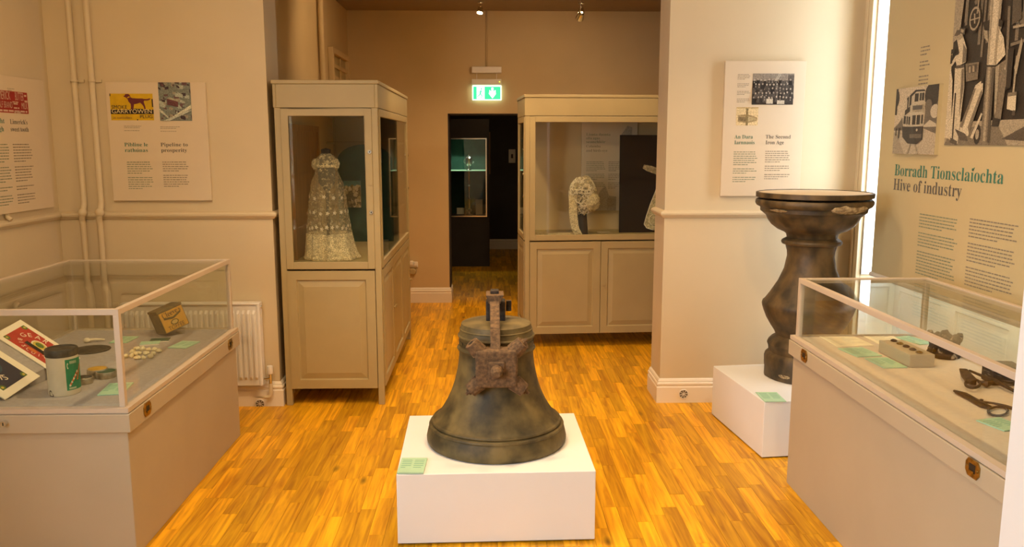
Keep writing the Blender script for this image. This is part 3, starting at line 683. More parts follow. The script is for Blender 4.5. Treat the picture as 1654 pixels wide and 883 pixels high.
# ---- left case contents
c = PZ(93, 641, LD); c = Vector((c.x, c.y + .058, LD))
can = thing('printed_tin', 'tall cream cylindrical tin with worn dark lid and green label', 'tin', c)
hcan = PY(90, 572, c.y).z - LD; htop = PY(90, 561, c.y).z - LD
MB().lathe([(0, 0), (.056, 0), (.058, .004), (.058, hcan), (.0, hcan)], 48, cap=False).build('can_body', mat('cream_tin', (.72, .62, .43), .5, var=.12, scale=14), can)
MB().lathe([(.0595, hcan - .002), (.0605, hcan), (.0605, htop - .004), (.058, htop), (.054, htop), (.052, htop - .004), (0, htop - .004)], 48, cap=False).build('lid', 'tinlid', can)
def wrap_art(name, parent, r, a0, a1, z0, z1, polys, m='printflat'):
    vs = []; fs = []; cs = []
    for i, (col, pl) in enumerate(polys):
        rr = r + .0002 * (i + 1)
        # tessellate rectangles, fan others
        k = len(vs)
        for u, v in pl: a = a0 + (a1 - a0) * u; vs.append((rr * math.cos(a), rr * math.sin(a), z0 + (z1 - z0) * v))
        fs.append(tuple(range(k, k + len(pl)))); cs.append(col)
    me = bpy.data.meshes.new(name); me.from_pydata(vs, [], fs); ca = me.color_attributes.new('Col', 'FLOAT_COLOR', 'CORNER')
    for p, col in zip(me.polygons, cs):
        for li in p.loop_indices: ca.data[li].color = (*col, 1)
    me.materials.append(M[m]); o = bpy.data.objects.new(name, me); COL.objects.link(o); o.parent = parent; return o
gp = []
for i in range(12): gp.append(((.02, .22, .09), rc(i / 12, 0, (i + 1) / 12, 1)))
OR, CRM, DKR = (.62, .14, .03), (.75, .66, .45), (.30, .03, .02)
for k in range(9):
    u = .12 + k * .05; v = .12 + k * .05; gp.append((OR if k % 2 else CRM, [(u, v), (u + .09, v + .02), (u + .07, v + .10), (u - .01, v + .07)]))
gp += [(CRM, [(.10 + .04 * math.cos(t), .80 + .10 * math.sin(t)) for t in [k * PI / 5 for k in range(10)]]), ((.02, .22, .09), [(.12 + .03 * math.cos(t), .80 + .06 * math.sin(t)) for t in [k * PI / 5 for k in range(10)]])]
for k in range(6): gp.append((CRM, rc(.20 + k * .055, .86, .225 + k * .055, .95))); gp.append((CRM, rc(.10 + k * .055, .04, .13 + k * .055, .10)))
for k in range(7): gp.append((OR, [(.45 + .03 * k, .30 + .07 * k), (.56 + .03 * k, .32 + .07 * k), (.52 + .03 * k, .40 + .07 * k)]))
wrap_art('printed_label', can, .0583, R(-54), R(22), .022, hcan - .012, gp)
wrap_art('rust_patch', can, .0583, R(-128), R(-105), .0, .026, [((.05, .03, .02), [(0, 0), (1, 0), (1, .3), (.7, .5), (.6, .9), (.25, 1), (0, .8)])])

def round_tin(u, v, r, h, lidm, label):
    p = PZ(u, v, LD); p = Vector((p.x, p.y + r, LD)); t = thing('round_tin', label, 'tin', p)
    MB().lathe([(0, 0), (r * .97, 0), (r, .003), (r, h * .5), (0, h * .5)], 36, cap=False).build('tin_body', 'tin', t)
    MB().lathe([(r + .0012, h * .5 - .004), (r + .002, h * .5), (r + .002, h - .003), (r, h), (r * .93, h)], 36, cap=False).build('lid_rim', 'tin', t)
    MB().lathe([(0, h + .001), (r * .6, h + .001), (r * .93, h)], 36, cap=False).build('lid_print', lidm, t); return t
yt = round_tin(151, 611, .040, .034, 'yellow', 'flat round tin with a yellow printed lid, behind the dark-lidded tin')
gt = round_tin(165, 613, .040, .028, 'greentin', 'flat round gold tin with a dark green lid')
dt = round_tin(130, 622, .034, .026, 'tinlid', 'small round tin with a dark worn lid, next to the tall cream tin')
v_, f_, wd_ = text_geo('TOBACCO', .014, False)
p = PZ(133, 572, LD); t = tag(MB().lathe([(0, 0), (.088, 0), (.09, .002), (.088, .004), (0, .005)], 48, (0, 0, 0), cap=False).build('dark_disc', 'tinlid'), 'flat dark round disc behind the tall cream tin', 'disc'); t.location = (p.x, p.y + .085, LD)
# clay pipe
p = PZ(141, 553, LD); pipe = thing('clay_pipe', 'small white clay pipe lying behind the dark disc', 'pipe', (p.x, p.y, LD))
MB().sphere((0, 0, .012), .017, .014, .0125, 16, 10).build('bowl', 'clay', pipe)
MB().tube([(.008, 0, .013), (.035, .012, .014), (.075, .028, .0085)], [.0075, .006, .004], 10).build('stem', 'clay', pipe)
# caption cards
card(157, 639, 198, 637, 177, 620, LD, 'mint caption card beside the flat round tins', GC, 3)
card(176, 554, 205, 554, 200, 544, LD, 'mint caption card beyond the pale sweets, nearer the clay pipe', GC, 4)
card(271, 562, 300, 563, 290, 551, LD, 'mint caption card in front of the tilted toffee tin', GC, 5)
# booklets
for (u, v, rz, mm, lab) in ((240, 557, .25, 'card', 'small pale green booklet beside the sweets'), (256, 552, .2, 'greentin', 'small dark green wallet behind the sweets')):
    p = PZ(u, v, LD); t = thing('booklet', lab, 'booklet', (p.x, p.y + .02, LD), rz)
    MB().box(-.045, .045, -.03, .03, 0, .006).build('pages', 'cream', t); MB().box(-.046, .046, -.031, .031, .006, .009).build('cover', mm, t, .001)
# sweets
rnd = random.Random(11)
for k, (u, v, up_) in enumerate(((202, 578, 0), (213, 577, 0), (222, 580, 0), (232, 580, 0), (243, 578, 0), (214, 571, 0), (225, 572, 0), (236, 573, 0), (248, 573, 0), (257, 569, 0), (228, 566, 0), (240, 567, 0), (221, 570, 1), (231, 571, 1), (219, 574, 0), (250, 567, 0))):
    p = PZ(u, v, LD); r = rnd.uniform(.0125, .016); f = rnd.uniform(.6, .85)
    q = [rnd.uniform(0, 6) for _ in range(3)]
    o = MB().sphere((0, 0, 0), r, r * rnd.uniform(.75, 1), r * f, 12, 8, lambda d, q=q: 1 + .10 * math.sin(4 * d.x + q[0]) + .10 * math.sin(5 * d.y + q[1])).build('sweet', 'sweet')
    o.location = (p.x, p.y, LD + r * f * .92 + up_ * .015); o.rotation_euler.z = rnd.uniform(0, 6)
    tag(o, 'pale lumpy sweet in the little heap on grey baize', 'sweet', 'sweets heaped in the case')
# toffee tin, tilted on a clear prop
p = PZ(262, 541, LD); rot = Euler((R(-9), R(-16), R(46)))
sx, sy, sz = .068, .06, .062
lowest = min((rot.to_matrix() @ Vector((a * sx, b * sy, c_ * sz))).z for a in (-1, 1) for b in (-1, 1) for c_ in (-1, 1))
pcn = PY(276, 514, p.y + .05)
tt = thing('toffee_tin', 'square orange and brown toffee tin tilted on a clear prop', 'tin', (pcn.x, pcn.y - .03, LD - lowest + .001), rot=rot)
MB().box(-sx, sx, -sy, sy, -sz, sz * .78).build('tin_body', 'toffeed', tt, .004); MB().box(-sx - .002, sx + .002, -sy - .002, sy + .002, sz * .78, sz).build('lid', 'toffeed', tt, .003)
OG = (.56, .29, .035); DK = (.09, .06, .015)
art('front_print', tt, -sx * .93, -sz * .93, sx * 1.86, sz * 1.68, [(DK, [(.12, .62), (.5, .52), (.88, .70), (.88, .80), (.5, .63), (.12, .72)]), (DK, ell(.5, .36, .17, .14)), ((.50, .34, .10), ell(.5, .36, .13, .10))], -sy - .0012, 'printflat', OG)
lettering(tt, "Cleeve's", 0, sz * .30, .04, mat('brown_ink', (.09, .05, .015)), -sy - .0032, True, 'C', sx * 1.5, .06)
lettering(tt, 'TOFFEE', 0, -sz * .86, .03, bpy.data.materials['brown_ink'], -sy - .0032, False, 'C', sx * 1.3)
MB().box(-sx * .7, sx * .7, -.012, .012, -sz - .004, -sz).build('underside_plate', 'toffeed', tt)
ac = thing('acrylic_prop', 'clear acrylic prop holding up the toffee tin', 'prop', (pcn.x + .045, pcn.y - .03 + .03, LD), R(46))
cz = (rot.to_matrix() @ Vector((sx * .75, 0, -sz))).z + (LD - lowest) - LD - .004
MB().box(-.012, .012, -.03, .03, 0, max(cz - .008, .01)).build('acrylic_block', 'acrylic', ac)
# biscuit labels mounted on sloping boards
A = PZ(5, 645, LD + .007); Cc = PZ(130, 578, LD + .05); Bt = PY(33, 516, 3.62)
nrm = (Cc - A).cross(Bt - A).normalized()
if nrm.z < 0: nrm = -nrm
def on_board(u, v): return PP(u, v, A, nrm)
def board_frame(o, xdir):
    x = (xdir - nrm * xdir.dot(nrm)).normalized(); y = nrm.cross(x).normalized()
    return Matrix((x, -nrm, y)).transposed(), x, y          # local x right, local -y towards viewer, local z up the board
def biscuit_board(tl, wlen, hlen, label, printm, lines, inner, deco):
    """tl = far corner pixel; runs down-right (wlen) and down-left (hlen)"""
    p0 = on_board(*tl); e1 = (on_board(130, 578) - on_board(33, 516)).normalized(); e2 = -nrm.cross(e1).normalized()
    # picture's own right is -e2 rotated: artwork reads along the long edge
    m3, x, y = board_frame(p0, e1)
    t = bpy.data.objects.new('mounted_label', None); COL.objects.link(t); tag(t, label, 'mounted print', 'mounted biscuit labels')
    org = p0 + e2 * hlen
    M4 = m3.to_4x4(); M4.translation = org; t.matrix_world = M4
    MB().box(0, wlen, 0, .004, 0, hlen).build('mount_board', 'cream', t)
    mx, mz = inner
    MB().box(mx, wlen - mx, -.0006, 0, mz, hlen - mz).build('colour_print', printm, t)
    iw, ih = wlen - 2 * mx, hlen - 2 * mz
    for s, a, b, size, rot_, al in lines: lettering(t, s, mx + a * iw, mz + b * ih, size, 'creamink', -.0012, False, al, None, rot_)
    art('printed_ornament', t, mx, mz, iw, ih, deco, -.0007, 'printflat', step=.00008)
    return t
GRN = (.10, .17, .04); CR = (.74, .66, .45); YL = (.55, .42, .07); BK = (.03, .025, .02); ORG = (.6, .16, .03)
cor = [(GRN, ell(x_, z_, .06, .09)) for x_, z_ in ((.05, .07), (.95, .07), (.05, .93), (.95, .93))] + [(YL, ell(x_, z_, .025, .04)) for x_, z_ in ((.05, .07), (.95, .07), (.05, .93), (.95, .93))]
red_lines = [(ch, .5 + .30 * math.cos(a), .46 + .36 * math.sin(a), .036, a - PI / 2, 'C') for ch, a in zip("GEARY'S", [R(165 - 25 * k) for k in range(7)])] + [('MARIE', .5, .325, .022, 0, 'C')] + [(ch, .5 + .36 * math.cos(a), .46 + .40 * math.sin(a), .026, a + PI / 2, 'C') for ch, a in zip('BISCUITS', [R(205 + 18.5 * k) for k in range(8)])]
biscuit_board((33, 516), .302, .180, 'cream board with a red biscuit label, propped behind the tall cream tin', 'redink', red_lines, (.030, .022),
              cor + [(CR, ell(.5, .56, .15, .20)), (YL, ell(.5, .56, .12, .16)), (GRN, ell(.5, .58, .08, .10)), (BK, [(.30, .30), (.70, .30), (.70, .44), (.30, .44)]), (ORG, ell(.5, .20, .10, .06))])
blue_lines = [(ch, .5 + .38 * math.cos(a), .50 + .38 * math.sin(a), .042, a + PI / 2, 'C') for ch, a in zip('BISCUITS', [R(215 + 19 * k) for k in range(8)])]
pb0 = on_board(65, 607); e1_ = (on_board(130, 578) - on_board(33, 516)).normalized()
tlp = pb0 - e1_ * .30
def to_px(P):
    d = P - _C; k = d.dot(_fw); return (827 + F * d.dot(_rt) / k, 441.5 - F * d.dot(_up) / k)
biscuit_board(to_px(tlp), .30, .222, 'cream board with a dark blue biscuit label, propped in front of the red one', 'blueink', blue_lines, (.035, .035),
              cor + [((.05, .09, .12), ell(.5, .5, .2, .26)), (YL, ell(.5, .5, .08, .1))])
# support wedge under the boards
q1, q2, q3 = on_board(60, 560), on_board(-40, 600), on_board(-120, 560)
wz = [Vector(v) - nrm * .006 for v in (on_board(30, 522), on_board(110, 573), on_board(48, 606), on_board(-50, 556))]
mb = MB(); n = 4; vs = [tuple(v) for v in wz] + [(v.x, v.y, LD) for v in wz]
mb.add(vs, [(0, 1, 2, 3), (7, 6, 5, 4)] + [(i, i + 4, (i + 1) % 4 + 4, (i + 1) % 4) for i in range(4)])
tag(mb.build('sloping_support', 'baize'), 'grey sloping support under the mounted biscuit labels', 'support')

# ---- right case contents
def sheet(pts, label, z=RDk, m='cream'):
    ps = [PZ(u, v, z) for u, v in pts]; c_ = sum(ps, Vector()) / len(ps); t = thing('old_document', label, 'document', (c_.x, c_.y, z), group='old papers in the case')
    MB().prismz([(p.x - c_.x, p.y - c_.y) for p in ps], 0, .0015).build('paper', m, t)
    mb = MB(); a, b, d = ps[0], ps[1], ps[3]
    for i in range(7):
        f = .15 + i * .1; s0 = a + (d - a) * f + (b - a) * .15 - c_; s1 = a + (d - a) * f + (b - a) * (.85 if i % 3 else .6) - c_
        mb.bar((s0.x, s0.y, .0016), (s1.x, s1.y, .0016), .002, .0002)
    mb.build('handwriting', 'tinyink', t)['kind'] = 'stuff'; return t
M['oldpaper'] = mat('old_paper', (.96, .87, .62), .8, var=.05, scale=20)
sheet([(1352, 560), (1412, 558), (1378, 542), (1322, 543)], 'yellowed paper sheet lying at the end of the case, nearest the stone pedestal', m='oldpaper')
sheet([(1420, 556), (1456, 550), (1440, 541), (1392, 542)], 'yellowed paper sheet partly behind the block of coins', m='oldpaper')
card(1385, 577, 1425, 575, 1362, 563, RDk, 'mint caption card with a bright sheen beside the yellowed paper', GC, 6)
card(1428, 595, 1466, 594, 1397, 579, RDk, 'mint caption card in front of the block of coins', GC, 7)
card(1486, 557, 1508, 555, 1458, 544, RDk, 'mint caption card between the block of coins and the mottled relic', GC, 8)
card(1622, 697, 1660, 692, 1597, 677, RDk, 'mint caption card beside the iron scissors', GC, 9)
# block of coins
zbk = RDk + .052
b0 = PZ(1470, 573, zbk); b1 = PZ(1507, 571, zbk); b2 = PZ(1420, 549, zbk)
ux = (b1 - b0).normalized(); wdb = (b1 - b0).length; lb = (b2 - b0); uy = Vector((-ux.y, ux.x, 0)); lnb = lb.length
ang = math.atan2(lb.y, lb.x) - PI / 2
blk = tag(MB().box(0, wdb, 0, lnb, 0, .052).build('coin_block', 'case', None, .002), 'grey oblong block carrying five small buttons', 'block'); blk.location = (b0.x, b0.y, RDk); blk.rotation_euler.z = ang
BTN = ['dark', 'brass', 'dark', 'dark', 'brass']
BL = ['dark brown metal button at the end of the block by the yellowed papers', 'dull gold button second on the block from the yellowed papers', 'dark metal button in the middle of the block', 'dark metal button second on the block from the mottled relic', 'bright gold button at the end of the block by the mottled relic']
for k in range(5):
    f = (4 - k) / 5 + .1; q = Matrix.Rotation(ang, 3, 'Z') @ Vector((wdb * .5, lnb * f, 0))
    t = thing('button', BL[k], 'button', (b0.x + q.x, b0.y + q.y, zbk), group='buttons on the block')
    MB().lathe([(0, 0), (.011, 0), (.013, .003), (.012, .006), (.007, .009), (0, .010)], 20, cap=False).build('button_dome', ['iron', 'brass', 'iron', 'tinlid', 'brass'][k], t)
    MB().lathe([(.013, .002), (.0145, .003), (.013, .004)], 20, cap=False).build('button_rim', ['iron', 'brass', 'iron', 'tinlid', 'silver'][k], t)
# relic
p = PZ(1537, 581, RDk); rr_ = .062
rel = thing('mottled_relic', 'dark crusted round vessel fragment with pale mottling and a jagged rim', 'relic', (p.x, p.y + rr_, RDk))
rn = random.Random(4); jag = [rn.uniform(-.012, .014) for _ in range(40)]
def rfn(r, z, a): return r * (1 + .05 * math.sin(3 * a + 1) + .03 * math.sin(7 * a) + .02 * math.sin(13 * a + z * 80))
mb = MB().lathe([(0, 0), (rr_, 0), (rr_ * 1.06, .006), (rr_ * 1.04, .016), (rr_ * .92, .022), (rr_ * .90, .05), (rr_ * .98, .064), (rr_ * 1.1, .078), (rr_ * 1.08, .09), (rr_ * .8, .092), (rr_ * .7, .08), (rr_ * .65, .03), (0, .025)], 40, cap=False, fn=rfn)
k = 13
mb.v = [(x, y, z + (jag[(i // k) % 40] if z > .07 else 0)) for i, (x, y, z) in enumerate(mb.v)]
mb.build('vessel', 'relic', rel)
mb = MB().tube([(-.05, -.02, .055), (-.075, -.03, .04), (-.088, -.036, .018)], [.02, .012, .003], 8); mb.build('spout', 'relic', rel)
# dark box
p = PZ(1616, 627, RDk); bx = thing('black_box', 'black lacquered box with worn pale scratches beside the shears', 'box', (p.x + .040, p.y + .075, RDk), R(-8))
M['scratch'] = mat('scratched_black', (.22, .19, .15), .6, scale=70, col2=(.016, .013, .012), ramp=(.55, .66), stretch=(.4, .4, 2.5))
MB().box(-.045, .06, -.045, .045, 0, .058).build('box_body', 'scratch', bx, .003); MB().box(-.047, .062, -.047, .047, .058, .072).build('lid', 'tinlid', bx, .003)
# shears with wing nut
RDs = RDk + .004
def P2(u, v, h=.0): q = PZ(u, v, RDk + h); return q
sp = P2(1571, 622); sh = thing('iron_shears', 'dark iron tailoring shears with a wing nut, lying behind the scissors', 'shears', (sp.x, sp.y, RDs))
def rel_(u, v, h): q = PZ(u, v, RDk + h); return Vector((q.x - sp.x, q.y - sp.y, h))
mb = MB(); pts = [rel_(1549, 599, .02), rel_(1562, 600, .024), rel_(1578, 617, .018), rel_(1562, 622, .006), rel_(1552, 610, .008)]
vs = pts + [q + Vector((0, 0, .008)) for q in pts]; mb.add(vs, [(4, 3, 2, 1, 0), (5, 6, 7, 8, 9)] + [(i, (i + 1) % 5, (i + 1) % 5 + 5, i + 5) for i in range(5)]); mb.build('blade', 'iron', sh, .002)
MB().tube([rel_(1566, 600, .02), rel_(1590, 610, .02), rel_(1606, 616, .016), rel_(1625, 626, .012), rel_(1638, 633, .008)], [.005, .006, .009, .007, .006], 8).build('handle', 'iron', sh)
MB().tube([rel_(1580, 618, .012), rel_(1594, 622, .010), rel_(1605, 619, .012)], [.006, .013, .005], 8).build('jaw', 'iron', sh)
ringp = [rel_(1571 + 12 * math.cos(q), 621 + 7 * math.sin(q), .012) for q in [2 * PI * i / 16 for i in range(17)]]
MB().tube(ringp, .005, 8).build('pivot_ring', 'iron', sh)
MB().lathe([(0, 0), (.012, 0), (.012, .016), (.006, .022), (0, .022)], 14).build('wing_nut', 'iron', sh)
# scissors
sp = P2(1588, 650); sc_ = thing('iron_scissors', 'old dark iron scissors with looped handles lying at the front of the case', 'scissors', (sp.x, sp.y, RDk))
MB().tube([rel_(1541, 631, .006), rel_(1560, 637, .008), rel_(1580, 648, .008), rel_(1600, 657, .008)], [.0045, .008, .008, .005], 8).build('blade', 'iron', sc_)
MB().tube([rel_(1543, 634, .004), rel_(1565, 644, .005), rel_(1585, 655, .006), rel_(1597, 659, .006)], [.003, .006, .007, .004], 8).build('blade', 'iron', sc_)
MB().tube([rel_(1597, 658, .008)] + [rel_(1612 + 16 * math.cos(q), 664 + 7 * math.sin(q), .007) for q in [PI + 2 * PI * i / 18 for i in range(19)]], .0045, 8).build('finger_loop', 'iron', sc_)
MB().tube([rel_(1580, 648, .008), rel_(1605, 651, .008), rel_(1625, 656, .007), rel_(1648, 663, .006)], [.004, .004, .006, .005], 8).build('shank', 'iron', sc_)
MB().lathe([(0, 0), (.006, 0), (.006, .012), (0, .014)], 10).build('pivot_screw', 'iron', sc_).location = rel_(1585, 650, .006)

# ================================================================ RADIATOR, PIPES, VENTS
rx0, rx1, rz0, rz1 = -2.20, -1.375, .145, .655; ry = 4.885
rad = thing('radiator', 'white ribbed panel radiator under the dog advert panel', 'radiator', ((rx0 + rx1) / 2, ry, 0))
w_ = (rx1 - rx0) / 2; n = 25; pts = []
def flute(x0, x1, z0, z1, y):
    return None
mb = MB(); xs = []; ys = []
step = (2 * w_ - .04) / n
for i in range(n):
    x = -w_ + .02 + i * step
    xs += [x, x + step * .18, x + step * .32, x + step * .68, x + step * .82]; ys += [0, 0, -.014, -.014, 0]
xs.append(w_ - .02); ys.append(0)
rows = [(rz0, 0), (rz0 + .035, 0), (rz0 + .055, 1), (rz1 - .065, 1), (rz1 - .045, 0), (rz1 - .012, 0)]
vs = []; fs = []
for z, k in rows:
    for x, y in zip(xs, ys): vs.append((x, y * k, z))
m = len(xs)
for r_ in range(len(rows) - 1):
    for i in range(m - 1): fs.append((r_ * m + i, r_ * m + i + 1, (r_ + 1) * m + i + 1, (r_ + 1) * m + i))
mb.add(vs, fs); mb.build('ribbed_panel', 'rad', rad)
MB().box(-w_ + .02, w_ - .02, .001, .05, rz0, rz1 - .02).build('rear_panel', 'rad', rad, .004)
for s in (-1, 1): MB().box(s * w_ - (.02 if s > 0 else 0), s * w_ + (.02 if s < 0 else 0), -.008, .056, rz0 - .002, rz1 - .004).build('side_cheek', 'rad', rad, .006)
MB().box(-w_, w_, -.009, .056, rz1 - .012, rz1).build('top_grille', 'rad', rad, .004)
MB().tube([(w_ - .03, .03, rz1 - .03), (w_ + .006, .03, rz1 - .03)], .009, 8).build('bleed_plug', 'chrome', rad)
rv = thing('radiator_valve', 'radiator valve with a white cap and a painted supply pipe', 'valve', (-1.335, 4.90, .25))
vz = PY(437, 597, 4.9).z - .25
MB().lathe([(0, vz + .025), (.017, vz + .025), (.018, vz + .02), (.018, vz - .022), (.016, vz - .025), (0, vz - .025)], 20).build('valve_cap', 'rad', rv)
MB().tube([(0, 0, vz - .025), (0, 0, vz - .085)], .011, 10).build('valve_body', 'chrome', rv)
MB().tube([(0, -.005, vz - .05), (-.028, -.005, vz - .052), (-.05, -.002, vz - .055)], .0085, 10).build('union_nut', 'chrome', rv)
MB().tube([(0, 0, vz - .085), (0, -.002, -.165), (-.006, -.004, -.178), (-.02, -.004, -.182), (-.10, -.004, -.182)], .0115, 12).build('supply_pipe', 'wall', rv)
def vent(u, v, label):
    p = PY(u, v, WY - .022); t = thing('round_vent', label, 'vent', (p.x, WY - .022, p.z), group='round vents in the skirting'); r = .031
    mb = MB().lathe([(.0, 0), (r, 0), (r, .004), (r - .005, .005), (r - .005, .001)], 32, cap=False); mb.v = [(x, -z, y) for x, y, z in mb.v]; mb.build('vent_ring', 'rad', t)
    mb = MB().lathe([(0, .0012), (r - .005, .0012)], 32, cap=False); mb.v = [(x, -z, y) for x, y, z in mb.v]; mb.build('vent_backing', mat('vent_grey', (.17, .15, .12), .7), t)
    for k in range(4):
        a = k * PI / 4 + .2; MB().bar((-(r - .004) * math.cos(a), -.0025, -(r - .004) * math.sin(a)), ((r - .004) * math.cos(a), -.0025, (r - .004) * math.sin(a)), .0028, .0028, (0, 1, 0)).build('vent_spoke', 'rad', t)
    return t
vent(420, 652, 'round spoked vent in the skirting beside the radiator valve'); vent(1104, 636, 'round spoked vent in the skirting beside the pedestal plinth')

def riser(x, label):
    t = thing('heating_pipe', label, 'pipe', (x, WY - .03, .02), group='painted heating pipes'); r = .0175
    MB().tube([(0, .008, 3.07), (0, .008, 1.235), (.003, -.002, 1.215), (.005, -.024, 1.185), (.004, -.028, 1.17), (-.006, -.02, 1.15), (-.012, -.008, 1.135), (-.012, 0, 1.11), (-.012, 0, .0)], r, 14).build('pipe_run', 'wall', t)
    MB().sphere((.002, -.024, 1.175), .026, n=14, m=8).build('elbow_joint', 'wall', t)
    for z in (1.93, .62):
        b = MB().lathe([(r + .001, -.006), (r + .005, -.006), (r + .005, .006), (r + .001, .006)], 16, (0 if z > 1 else -.012, .008 if z > 1 else 0, z), cap=False).build('pipe_clip', 'wall', t)
        MB().box(-.004, .05, .018, .028, z - .008, z + .008).build('clip_arm', 'wall', b)
riser(PY(122, 170, WY - .03).x, 'painted heating pipe nearer the corner of the side wall'); riser(PY(150, 170, WY - .03).x, 'painted heating pipe nearer the dog advert panel')
sp_ = PX(12, 350, WL + .012)
t = tag(MB().tube([(WL + .010, sp_.y, 1.26), (WL + .010, sp_.y, 1.215), (WL + .03, sp_.y, 1.197)], .012, 10).build('cable_conduit', 'wall'), 'short painted conduit below the red advert panel', 'conduit')

# ================================================================ INFORMATION PANELS
def panel(label, loc, rz, wd, ht, group='printed information panels', th=.022):
    t = thing('information_panel', label, 'information panel', loc, rz, group)
    MB().box(-wd / 2, wd / 2, -th, 0, 0, ht).build('panel_board', 'panel', t, .002); return t
TH = .022
# -- dog advert panel
x0, x1, z0, z1 = -2.207, -1.637, 1.262, 1.942
P = panel('beige information panel with a yellow dog advert, over the radiator', ((x0 + x1) / 2, WY - .001, z0), 0, x1 - x0, z1 - z0)
W2, Y0 = (x1 - x0) / 2, -TH - .0008
def lp(u, v): q = PY(u, v, WY - TH); return (q.x - (x0 + x1) / 2, q.z - z0)
def lin(u, v):           # panel-relative position by proportion of the photographed board
    # board corners in the photo: (172,137) (332,131) (345,322) (187,327)
    f = (v - 134) / (325 - 134.); xl = 172 + 15 * f; xr = 332 + 13 * f; a = (u - xl) / (xr - xl); g = (v - (137 - 6 * a)) / (190. + 1 * a)
    return (-W2 + a * 2 * W2, (1 - g) * (z1 - z0))
ax0, az0 = lin(183, 197); ax1, az1 = lin(250, 152); ax1 = lin(251, 190)[0]
YEL = (.60, .38, .01); DOG = (.13, .025, .03); BLK = (.02, .015, .012)
dog = [(.315, .93), (.34, .91), (.37, .985), (.44, .985), (.475, .93), (.485, .86), (.53, .83), (.62, .82), (.75, .82), (.80, .80), (.86, .80), (.93, .825), (.955, .815), (.92, .76), (.86, .735), (.80, .74), (.785, .70), (.80, .60), (.815, .52), (.82, .42), (.79, .42), (.775, .52), (.74, .60), (.70, .66), (.62, .62), (.555, .60), (.545, .50), (.53, .41), (.47, .41), (.48, .52), (.475, .62), (.43, .70), (.415, .79), (.37, .86), (.33, .885)]
art('dog_advert', P, ax0, az0, ax1 - ax0, az1 - az0, [(BLK, rc(.0, .235, 1, .40)), (BLK, [(.42, .40), (.55, .44), (.72, .43), (.82, .40)]), (DOG, dog), (YEL, [(.40, .86), (.46, .90), (.47, .87), (.42, .83)]), (BLK, rc(0, .9, .02, 1)), (BLK, rc(.97, .5, 1, .8)), (BLK, rc(.6, 0, .63, .04))], Y0, 'printflat', YEL)
aw, ah = ax1 - ax0, az1 - az0; blkink = mat('black_ink', (.02, .015, .012), .6); yink = mat('pale_advert_ink', (.72, .58, .28), .6)
lettering(P, 'SMOKE', ax0 + .03 * aw, az0 + .43 * ah, .03, blkink, Y0 - .002, False, 'L', .36 * aw)
lettering(P, 'GARRYOWEN', ax0 + .03 * aw, az0 + .265 * ah, .033, yink, Y0 - .002, False, 'L', .93 * aw)
lettering(P, 'PLUG', ax0 + .97 * aw, az0 + .08 * ah, .027, blkink, Y0 - .002, False, 'R', .29 * aw)
lettering(P, 'it satisfies', ax0 + .05 * aw, az0 + .06 * ah, .018, mat('faded_brown_ink', (.25, .13, .02), .6), Y0 - .002, True, 'L', .44 * aw)
bx0, bz0 = lin(261, 195); bx1, bz1 = lin(308, 132)
rn = random.Random(8); TE = (.20, .22, .18); pol = []
for k in range(90):
    u, v = rn.random(), rn.random(); s = rn.uniform(.05, .16); c_ = rn.choice([(.10, .055, .06), (.14, .075, .075), (.42, .45, .36), (.22, .25, .21), (.055, .035, .04), (.34, .30, .22)]); a = rn.uniform(-.5, .2)
    pol.append((c_, [(u, v), (u + s, v + s * a), (u + s, v + s * (a + .6)), (u, v + s * .6)]))
pol += [((.13, .05, .05), [(.26, .42), (.60, .36), (.60, .50), (.26, .58)]), ((.40, .38, .28), [(.26, .58), (.60, .50), (.66, .54), (.32, .62)]), ((.62, .62, .46), [(.25, .0), (1, .32), (1, .42), (.42, .12), (.30, .02)]), ((.55, .56, .44), [(0, .25), (.28, .06), (.26, .12), (0, .34)]), ((.5, .52, .42), [(.1, 0), (.3, 0), (1, .26), (1, .3)])]
art('aerial_photograph', P, bx0, bz0, bx1 - bx0, min(bz1, z1 - z0) - bz0, pol, Y0, 'print', TE)
for s, u, v, wd_px, mm in (('Pibline le', 204, 238, 38, 'inkg'), ('rathúnas', 205, 247, 37, 'inkg'), ('Pipeline to', 262, 236, 44, 'ink'), ('prosperity', 263, 245, 42, 'ink')):
    a, b = lin(u, v); lettering(P, s, a, b, .031, mm, Y0, True, 'L', wd_px / 160. * 2 * W2)
for (u, v, wp, ln, gp_, mm, sd) in ((203, 206, 32, 4, (2,), 'tinyink', 1), (261, 205, 32, 4, (2,), 'tinyink', 2)):
    a, b = lin(u, v); words(P, a, b, wp / 160. * 2 * W2, ln, .0085, mm, Y0, sd, last=.8, gaps=gp_)
for (u, v, wp, ln, gp_, mm, sd) in ((208, 264, 42, 13, (6,), 'tinygreen', 3), (265, 262, 43, 12, (5,), 'tinyink', 4)):
    a, b = lin(u, v); words(P, a, b, wp / 160. * 2 * W2, ln, .0128, mm, Y0, sd, gaps=gp_)
